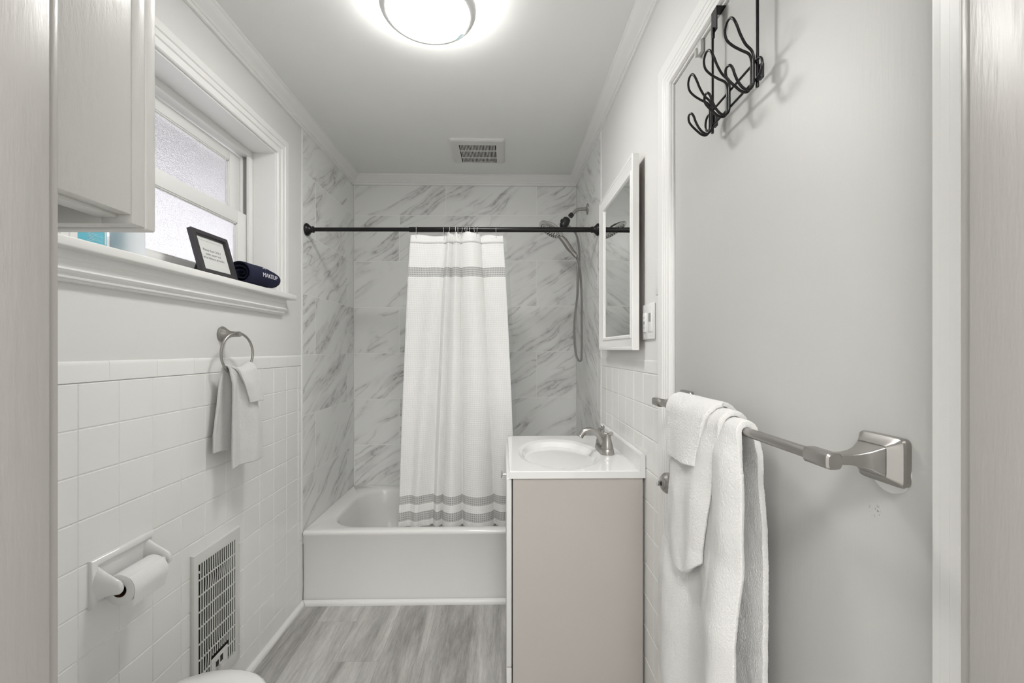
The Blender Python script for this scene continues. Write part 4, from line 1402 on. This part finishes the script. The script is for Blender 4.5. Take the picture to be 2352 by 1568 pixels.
# ------------------------------------------------------------------ wall heater
ht = thing('wall_heater', (XL, 1.544, 0.10), 'tall white louvred wall heater set low in the left tile wall', 'heater')
hy0, hy1, hz0, hz1 = 1.414, 1.663, 0.108, 0.611
gy0, gy1, gz0, gz1 = 1.434, 1.628, 0.158, 0.574
b = MB()
pf = [(0, -0.001), (0, 0.006), (0.003, 0.011), (0.010, 0.0135), (0.030, 0.0135), (0.036, 0.0135)]
def rectring(i, h): return [(XL + h, hy0 + i, hz0 + i), (XL + h, hy1 - i, hz0 + i), (XL + h, hy1 - i, hz1 - i), (XL + h, hy0 + i, hz1 - i)]
b.loft([rectring(i, h) for i, h in pf[:4]] + [[(XL + 0.0135, gy0, gz0), (XL + 0.0135, gy1, gz0), (XL + 0.0135, gy1, gz1), (XL + 0.0135, gy0, gz1)], [(XL + 0.004, gy0, gz0), (XL + 0.004, gy1, gz0), (XL + 0.004, gy1, gz1), (XL + 0.004, gy0, gz1)]], cap0=False, cap1=False)
b.build('housing', 'heater_paint', ht, smooth=30)
b = MB(); b.box(XL + 0.0005, gy0, gz0, XL + 0.003, gy1, gz1)
b.build('dark_interior', 'dark_gap', ht)
NC = 17
pitch = (gy1 - gy0) / NC
for k in range(1, NC):
    yy = gy0 + k * pitch
    b = MB()
    seg = 40
    pts0, pts1 = [], []
    rings = []
    for j in range(seg + 1):
        z_ = gz0 + (gz1 - gz0) * j / seg
        if z_ < 0.225 and 5.6 < k < 13.4:
            continue
        dy = 0
        if 2 < k < 15: dy = (0.0050 * math.exp(-((z_ - 0.500) / 0.022) ** 2) + 0.0045 * math.exp(-((z_ - 0.245) / 0.02) ** 2)) * math.sin(PI * (k - 2) / 13) ** 0.5
        rings.append([(XL + 0.0115, yy - 0.0020 + dy, z_), (XL + 0.0135, yy - 0.0020 + dy, z_), (XL + 0.0135, yy + 0.0020 + dy, z_), (XL + 0.0115, yy + 0.0020 + dy, z_)])
    b.loft(rings)
    b.build('louvre_bar', 'heater_paint', ht)
for k in range(1, 8):
    z_ = gz1 - k * 0.0525
    b = MB(); b.box(XL + 0.0105, gy0, z_ - 0.0016, XL + 0.0142, gy1, z_ + 0.0016)
    b.build('cross_bar', 'heater_paint', ht)
ky0, ky1, kz0, kz1 = gy0 + 6 * pitch - 0.004, gy0 + 13 * pitch + 0.004, 0.150, 0.216
b = MB(); b.box(XL + 0.009, ky0, kz0, XL + 0.0125, ky1, kz1, 0.001)
cp_ = b.build('control_panel', 'heater_paint', ht)
b = MB(); b.box(XL + 0.0124, ky0 + 0.022, kz0 + 0.020, XL + 0.0128, ky0 + 0.038, kz0 + 0.046)
b.box(XL + 0.0124, ky0 + 0.045, kz0 + 0.030, XL + 0.0128, ky0 + 0.060, kz0 + 0.052)
b.build('control_opening', 'dark_gap', cp_)
b = MB(); b.lathe([(0, 0.009), (0.008, 0.008), (0.008, 0)], (XL + 0.0125, ky0 + 0.030, kz0 + 0.022), (1, 0, 0), 14)
b.build('control_knob', 'silver', cp_, smooth=40)
for yy in (hy0 + 0.022, hy1 - 0.012):
    for zz in (hz1 - 0.062, hz0 + 0.06):
        b = MB(); b.lathe([(0, 0.004), (0.002, 0.0036), (0.003, 0.0015), (0.003, 0)], (XL + 0.0134, yy, zz), (1, 0, 0), 12)
        b.build('screw', 'heater_paint', ht, smooth=40)

# ------------------------------------------------------------------ toilet
TXc = -0.735
to = thing('toilet', (TXc, 0.80, 0), 'white toilet with closed lid against the near wall, bottom left', 'toilet')
def egg(xc, y0, y1, hw, z, n=48, sq_=2.3):
    pts = []
    yc = y0 + (y1 - y0) * 0.42
    for k in range(n):
        a = 2 * PI * k / n
        c_, s_ = math.cos(a), math.sin(a)
        ry_ = (y1 - yc) if s_ > 0 else (yc - y0)
        pw = 2 / sq_
        pts.append((xc + hw * abs(c_) ** pw * (1 if c_ > 0 else -1), yc + ry_ * abs(s_) ** pw * (1 if s_ > 0 else -1), z))
    return pts
b = MB()
b.loft([egg(TXc, 0.60, 0.98, 0.105, 0.0), egg(TXc, 0.60, 0.98, 0.10, 0.05), egg(TXc, 0.60, 1.02, 0.105, 0.16), egg(TXc, 0.62, 1.10, 0.14, 0.27), egg(TXc, 0.655, 1.165, 0.175, 0.36), egg(TXc, 0.655, 1.172, 0.180, 0.385)])
b.box(TXc - 0.10, 0.46, 0.10, TXc + 0.10, 0.70, 0.385, 0.02)
b.build('bowl', 'porcelain', to, smooth=50)
b = MB(); b.loft([egg(TXc, 0.690, 1.178, 0.184, 0.386), egg(TXc, 0.690, 1.180, 0.186, 0.392), egg(TXc, 0.690, 1.180, 0.186, 0.400)])
b.build('seat', 'porcelain', to, smooth=50)
b = MB(); b.loft([egg(TXc, 0.690, 1.181, 0.186, 0.4005), egg(TXc, 0.688, 1.185, 0.189, 0.406), egg(TXc, 0.688, 1.184, 0.188, 0.414), egg(TXc, 0.695, 1.176, 0.180, 0.420), egg(TXc, 0.72, 1.14, 0.14, 0.423), egg(TXc, 0.80, 1.0, 0.05, 0.425)])
b.build('lid', 'porcelain', to, smooth=50)
b = MB()
def tank(y0, yf, hw, z, bow=0.02, n=14):
    pts = [(TXc + hw, y0, z)]
    for k in range(n + 1):
        q = 1 - 2 * k / n
        pts.append((TXc + hw * q, yf - bow * abs(q) ** 1.8 * 2.2, z))
    pts.append((TXc - hw, y0, z))
    return pts
b.loft([tank(0.418, 0.640, 0.170, 0.386), tank(0.418, 0.672, 0.195, 0.50), tank(0.418, 0.680, 0.205, 0.705)])
b.build('tank', 'porcelain', to, smooth=40)
b = MB()
b.loft([tank(0.412, 0.706, 0.212, 0.706, 0.034), tank(0.412, 0.714, 0.216, 0.712, 0.034), tank(0.412, 0.714, 0.216, 0.730, 0.034), tank(0.416, 0.706, 0.208, 0.741, 0.034)])
b.build('tank_lid', 'porcelain', to, smooth=40)
b = MB(); b.tube([(TXc - 0.15, 0.665, 0.66), (TXc - 0.15, 0.70, 0.66), (TXc - 0.09, 0.705, 0.655)], 0.005, 8)
b.build('flush_lever', 'silver', to, smooth=40)

# ------------------------------------------------------------------ cabinet over the toilet
cx0, cx1, cyf, cz0, cz1 = -0.985, -0.502, 0.634, 1.444, 2.16
cb_ = thing('wall_cabinet', ((cx0 + cx1) / 2, 0.5, cz0), 'white painted wall cabinet above the toilet, seen from its side', 'cabinet')
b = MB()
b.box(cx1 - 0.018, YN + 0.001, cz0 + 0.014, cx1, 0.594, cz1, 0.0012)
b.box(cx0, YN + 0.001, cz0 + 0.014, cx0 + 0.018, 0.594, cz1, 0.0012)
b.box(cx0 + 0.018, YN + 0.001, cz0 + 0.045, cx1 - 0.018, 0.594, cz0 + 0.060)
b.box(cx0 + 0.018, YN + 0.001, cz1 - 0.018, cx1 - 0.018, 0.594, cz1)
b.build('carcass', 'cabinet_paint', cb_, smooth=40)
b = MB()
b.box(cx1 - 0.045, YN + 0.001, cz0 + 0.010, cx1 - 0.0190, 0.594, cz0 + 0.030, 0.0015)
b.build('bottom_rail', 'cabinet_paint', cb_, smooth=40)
b = MB(); b.box(cx1 - 0.0206, YN + 0.002, cz0 + 0.0160, cx1 - 0.0178, 0.590, cz0 + 0.040)  # dark strip standing in for the shade between side panel and rail
b.build('crack_shade', 'dark_gap', cb_)
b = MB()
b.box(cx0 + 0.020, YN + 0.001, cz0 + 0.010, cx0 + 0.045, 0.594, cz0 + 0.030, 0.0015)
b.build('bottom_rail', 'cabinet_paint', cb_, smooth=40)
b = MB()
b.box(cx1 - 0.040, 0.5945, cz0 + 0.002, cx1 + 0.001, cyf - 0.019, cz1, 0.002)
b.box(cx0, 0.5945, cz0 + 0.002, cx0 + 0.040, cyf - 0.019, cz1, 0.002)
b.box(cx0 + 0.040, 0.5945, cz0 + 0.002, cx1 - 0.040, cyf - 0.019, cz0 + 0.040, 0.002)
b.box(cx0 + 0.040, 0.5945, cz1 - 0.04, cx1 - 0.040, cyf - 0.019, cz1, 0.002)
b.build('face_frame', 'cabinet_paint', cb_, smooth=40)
for xa, xb in ((cx0 + 0.002, (cx0 + cx1) / 2 - 0.001), ((cx0 + cx1) / 2 + 0.001, cx1 + 0.001)):
    b = MB(); b.box(xa, cyf - 0.0188, cz0, xb, cyf, cz1, 0.003, 3)
    d_ = b.build('door', 'cabinet_paint', cb_, smooth=40)
    b = MB(); kx_ = xb - 0.03 if xa < -0.9 else xa + 0.03
    b.lathe([(0, 0.005), (0.012, 0.005), (0.016, 0.013), (0.022, 0.012), (0.025, 0)], (kx_, cyf, cz0 + 0.06), (0, 1, 0), 18)
    b.build('knob', 'silver', d_, smooth=40)

# ------------------------------------------------------------------ ceiling lamp
LXc, LYc, LR = -0.248, 1.425, 0.156
lp_ = thing('ceiling_lamp', (LXc, LYc, ZT), 'round flush ceiling light, lit, with pale metal rim', 'ceiling light')
b = MB(); b.lathe([(0.030, 0.10), (0.0305, LR - 0.019), (0.044, LR - 0.019), (0.050, LR - 0.0225), (0.0660, LR - 0.0230), (0.0730, LR - 0.032), (0.0765, LR - 0.060), (0.0775, 0)], (LXc, LYc, ZT), (0, 0, -1), 64)
b.build('diffuser', 'lamp_diffuser', lp_, smooth=40)
b = MB(); b.lathe([(0.0, LR - 0.018), (0.030, LR - 0.018), (0.030, 0.0)], (LXc, LYc, ZT - 0.0002), (0, 0, -1), 64)
b.build('ceiling_pan', 'trim_paint', lp_, smooth=40)
b = MB()
rp = [(0.046, LR - 0.013), (0.043, LR - 0.004), (0.045, LR), (0.052, LR), (0.060, LR - 0.004), (0.066, LR - 0.011), (0.067, LR - 0.021), (0.058, LR - 0.0222)]
rings = [[(LXc + r * math.cos(2 * PI * k / 64), LYc + r * math.sin(2 * PI * k / 64), ZT - h) for k in range(64)] for h, r in rp + [rp[0]]]
b.loft(rings, cap0=False, cap1=False)
b.build('rim', 'lamp_rim', lp_, smooth=40)
b = MB()
q1, q2, q3, q4 = [at(px_, py_, Z=ZT - 0.0750) for px_, py_ in ((1058, 78), (1066, 78), (1053, 92), (1045, 92))]
b.quad([q1, q2, q3, q4]); 
b.build('sticker', 'sticker', lp_)

# unseen lamp added in the hallway to fill the room with light
hl = thing('hall_fill_lamp', (0.0, -0.75, ZT), 'unseen round fill light added in the hallway behind the viewpoint', 'ceiling light')
b = MB(); b.lathe([(0.0, 0.28), (0.05, 0.28), (0.065, 0.25), (0.07, 0)], (0.0, -0.75, ZT), (0, 0, -1), 40)
b.build('diffuser', 'hall_fill_diffuser', hl, smooth=40)

# ------------------------------------------------------------------ exhaust fan grille
fx0, fx1, fy0, fy1 = -0.305, 0.003, 2.392, 2.688
ef = thing('exhaust_fan', ((fx0 + fx1) / 2, (fy0 + fy1) / 2, ZT), 'square white exhaust fan grille in the ceiling near the tub', 'exhaust fan')
gx0, gx1, gyy0, gyy1 = -0.256, -0.046, 2.446, 2.672
b = MB()
def rr_(i, h): return rrect(fx0 + i, fy0 + i, fx1 - i, fy1 - i, 0.012, ZT - h, 4)
b.loft([rr_(0, 0.0), rr_(0, 0.007), rr_(0.004, 0.011), rr_(0.012, 0.0135)], cap0=False, cap1=False)
# cover around the slots, built as four flat pieces
hh = 0.0135
b.box(fx0 + 0.012, fy0 + 0.012, ZT - hh, gx0, fy1 - 0.012, ZT - hh + 0.004)
b.box(gx1, fy0 + 0.012, ZT - hh, fx1 - 0.012, fy1 - 0.012, ZT - hh + 0.004)
b.box(gx0, fy0 + 0.012, ZT - hh, gx1, gyy0, ZT - hh + 0.004)
b.box(gx0, gyy1, ZT - hh, gx1, fy1 - 0.012, ZT - hh + 0.004)
b.build('cover', 'vent_plastic', ef, smooth=30)
b = MB(); b.box(gx0, gyy0, ZT - 0.004, gx1, gyy1, ZT - 0.001)
b.build('dark_interior', 'dark_gap', ef)
NS = 25
for k in range(1, NS):
    xx = gx0 + (gx1 - gx0) * k / NS
    b = MB(); b.box(xx - 0.0021, gyy0, ZT - hh, xx + 0.0021, gyy1, ZT - hh + 0.005)
    b.build('slat', 'vent_plastic', ef)
for q in (0.32, 0.72):
    yy = gyy0 + (gyy1 - gyy0) * q
    b = MB(); b.box(gx0, yy - 0.0035, ZT - hh - 0.0002, gx1, yy + 0.0035, ZT - hh + 0.005)
    b.build('cross_bar', 'vent_plastic', ef)

# ------------------------------------------------------------------ things on the window sill
SZ = 1.5275
# framed sign, leaning back
sg = thing('framed_sign', (-0.99, 1.523, SZ), 'black framed printed notice leaning back on the window sill', 'framed sign')
BLc, BRc = Vector((-0.991, 1.438, SZ)), Vector((-0.983, 1.612, SZ))
ux = (BRc - BLc).normalized()
leanv = Vector((-0.046, 0.008, 0.150)).normalized()
nn = ux.cross(leanv).normalized()
if nn.x < 0: nn = -nn
SW, SH = (BRc - BLc).length, 0.158
def SP_(a, c_, d_): return BLc + ux * a + leanv * c_ + nn * d_
BLc = BLc + Vector((0, 0, 0.0015))
b = MB()
fp = [(0, -0.008), (0, 0.007), (0.002, 0.009), (0.015, 0.009), (0.018, 0.004), (0.019, -0.001), (0.019, -0.008)]
cor = [(0, 0, 1, 1), (SW, 0, -1, 1), (SW, SH, -1, -1), (0, SH, 1, -1)]
vr = [[b.bm.verts.new(SP_(ca + sa * u, cc + sc_ * u, h)) for u, h in fp] for ca, cc, sa, sc_ in cor]
vr.append(vr[0])
for A, B in zip(vr[:-1], vr[1:]):
    for i in range(len(fp)):
        j = (i + 1) % len(fp)
        b.bm.faces.new((A[i], A[j], B[j], B[i]))
b.build('sign_frame', 'frame_black', sg, smooth=25)
b = MB()
for m0, d0, d1 in ((0.017, -0.006, -0.002),):
    pts = [SP_(m0, m0, d1), SP_(SW - m0, m0, d1), SP_(SW - m0, SH - m0, d1), SP_(m0, SH - m0, d1)]
    pts2 = [SP_(m0, m0, d0), SP_(SW - m0, m0, d0), SP_(SW - m0, SH - m0, d0), SP_(m0, SH - m0, d0)]
    b.loft([pts2, pts])
paper = b.build('sign_sheet', 'sign_paper', sg)
b = MB()
pts = [SP_(0.030, SH - 0.031, -0.0017), SP_(SW - 0.030, SH - 0.031, -0.0017), SP_(SW - 0.030, SH - 0.0303, -0.0017), SP_(0.030, SH - 0.0303, -0.0017)]
b.quad(pts)
me = text_mesh('Please flush ONLY\ntoilet paper and\nwhat Nature provides.', 0.0125, 0.0, 'CENTER', 1.15)
b.bm.from_mesh(me)
nv0 = 4
b.bm.verts.ensure_lookup_table()
for v in b.bm.verts[nv0:]:
    v.co = SP_(SW / 2 + v.co.x * 0.92, SH * 0.565 + v.co.y, -0.0017)
for f in b.bm.faces: f.material_index = 0
b.build('printed_text', 'ink', paper, normals=False)
b = MB()
q0 = SP_(SW / 2 - 0.02, 0.12, -0.009); q1 = SP_(SW / 2 + 0.02, 0.12, -0.009)
q2 = Vector((q1.x - 0.045, q1.y + 0.003, SZ + 0.001)); q3 = Vector((q0.x - 0.045, q0.y + 0.003, SZ + 0.001))
b.loft([[q0, q1, q2, q3], [p + Vector((-0.0025, 0, 0)) for p in (q0, q1, q2, q3)]])
b.build('easel_back', 'frame_black', sg)

# rolled navy cloth
rl = thing('makeup_cloth', (-0.99, 1.72, SZ), 'rolled navy face cloth with white embroidered lettering, right end of the sill', 'face cloth')
RCx, RCz, Rr, Ry0, Ry1 = -0.990, SZ + 0.039, 0.043, 1.640, 1.838
b = MB()
NA = 150
def spiral(q):
    turns = 2.6
    ang = -0.35 * PI + q * turns * 2 * PI
    rad = 0.006 + (Rr - 0.006) * q
    return ang, rad
def rollp(u, v, extra=0.0):
    ang, rad = spiral(u)
    rad += extra
    y_ = Ry0 + (Ry1 - Ry0) * v + 0.010 * (1 - u) * (1 - 2 * v) + 0.004 * math.sin(u * 20)
    shr = 1 - 0.22 * max(0, v - 0.7) / 0.3
    x_ = RCx + rad * math.cos(ang) * 1.08 + 0.014 * v
    z_ = RCz + rad * math.sin(ang) * shr - 0.008 * max(0, v - .6)
    z_ = max(z_, SZ + 0.0035)
    nz = 0.0012 * fbm(ang * 3, v * 14, 3)
    return Vector((x_ + nz, y_, z_ + nz))
b.grid(NA, 26, rollp)
o = b.build('cloth_roll', 'terry_navy', rl, smooth=180, normals=False)
fluff(o, 0.0046, 0.0016, 0.0035)
b = MB()
me = text_mesh('MAKEUP', 0.0215, 0.0, 'CENTER')
b.bm.from_mesh(me)
for a0_ in (-0.022, 0.018):
    # two lash arcs above the word
    ps = [(a0_ - 0.008, 0.030), (a0_ - 0.003, 0.035), (a0_ + 0.004, 0.034), (a0_ + 0.008, 0.029)]
    for q in range(3):
        (xa, ya), (xb, yb2) = ps[q], ps[q + 1]
        vs = [b.bm.verts.new(p) for p in ((xa, ya - 0.001, 0), (xb, yb2 - 0.001, 0), (xb, yb2 + 0.001, 0), (xa, ya + 0.001, 0))]
        b.bm.faces.new(vs)
bmesh.ops.triangulate(b.bm, faces=b.bm.faces)
bmesh.ops.subdivide_edges(b.bm, edges=b.bm.edges, cuts=1)
for v in b.bm.verts:
    yy = (v.co.x + 0.042) / (Ry1 - Ry0) * 1.15 + 0.30
    ang = -0.04 * PI + v.co.y / Rr
    shr = 1 - 0.22 * max(0, yy - 0.7) / 0.3
    rad = Rr + 0.0042
    v.co = Vector((RCx + rad * math.cos(ang) * 1.08 + 0.014 * yy, Ry0 + (Ry1 - Ry0) * yy, RCz + rad * math.sin(ang) * shr - 0.008 * max(0, yy - .6)))
b.build('embroidered_word', 'embroidery', rl, normals=False)

# blue carton
cbx = thing('wipes_box', (-1.03, 1.08, SZ), 'blue and turquoise printed carton on the sill under the wall cabinet', 'box')
bx0, bx1 = at(175, 557, X=-1.002).y, at(246, 574, X=-1.002).y
b = MB(); b.box(-1.062, bx0, SZ + 0.0005, -1.002, bx1, SZ + 0.17, 0.001)
bo = b.build('carton', 'box_blue', cbx, smooth=40)
b = MB()
b.box(-1.0022, bx0 - 0.0002, SZ + 0.001, -1.0015, bx0 + 0.003, SZ + 0.169)
b.box(-1.0022, bx0 + 0.003, SZ + 0.038, -1.0014, bx0 + 0.026, SZ + 0.062)
b.build('navy_print', 'box_navy', bo)
b = MB()
for k in range(9):
    zz = SZ + 0.006 + k * 0.0036
    b.box(-1.0016, bx0 + 0.026 + 0.003 * (k % 2), zz, -1.0012, bx1 - 0.014 - 0.011 * ((k * 7) % 3), zz + 0.0009)
b.box(-1.0016, bx1 - 0.008, SZ + 0.012, -1.0012, bx1 - 0.003, SZ + 0.045)
b.box(-1.0013, bx0 + 0.010, SZ + 0.046, -1.0010, bx0 + 0.020, SZ + 0.049)
b.build('pale_print', 'box_print', bo)
# white bottle
b = MB()
bp = [(0, 0.030), (0.003, 0.036), (0.008, 0.037), (0.14, 0.037), (0.155, 0.033), (0.165, 0.018), (0.170, 0.015), (0.172, 0.020), (0.205, 0.020), (0.207, 0.0)]
b.lathe(bp, (-1.030, 1.207, SZ + 0.0005), (0, 0, 1), 40)
tag(b.build('white_bottle', 'bottle_white', smooth=40, base=(-1.03, 1.207, SZ)), 'plain white round bottle on the sill beside the blue carton', 'bottle')
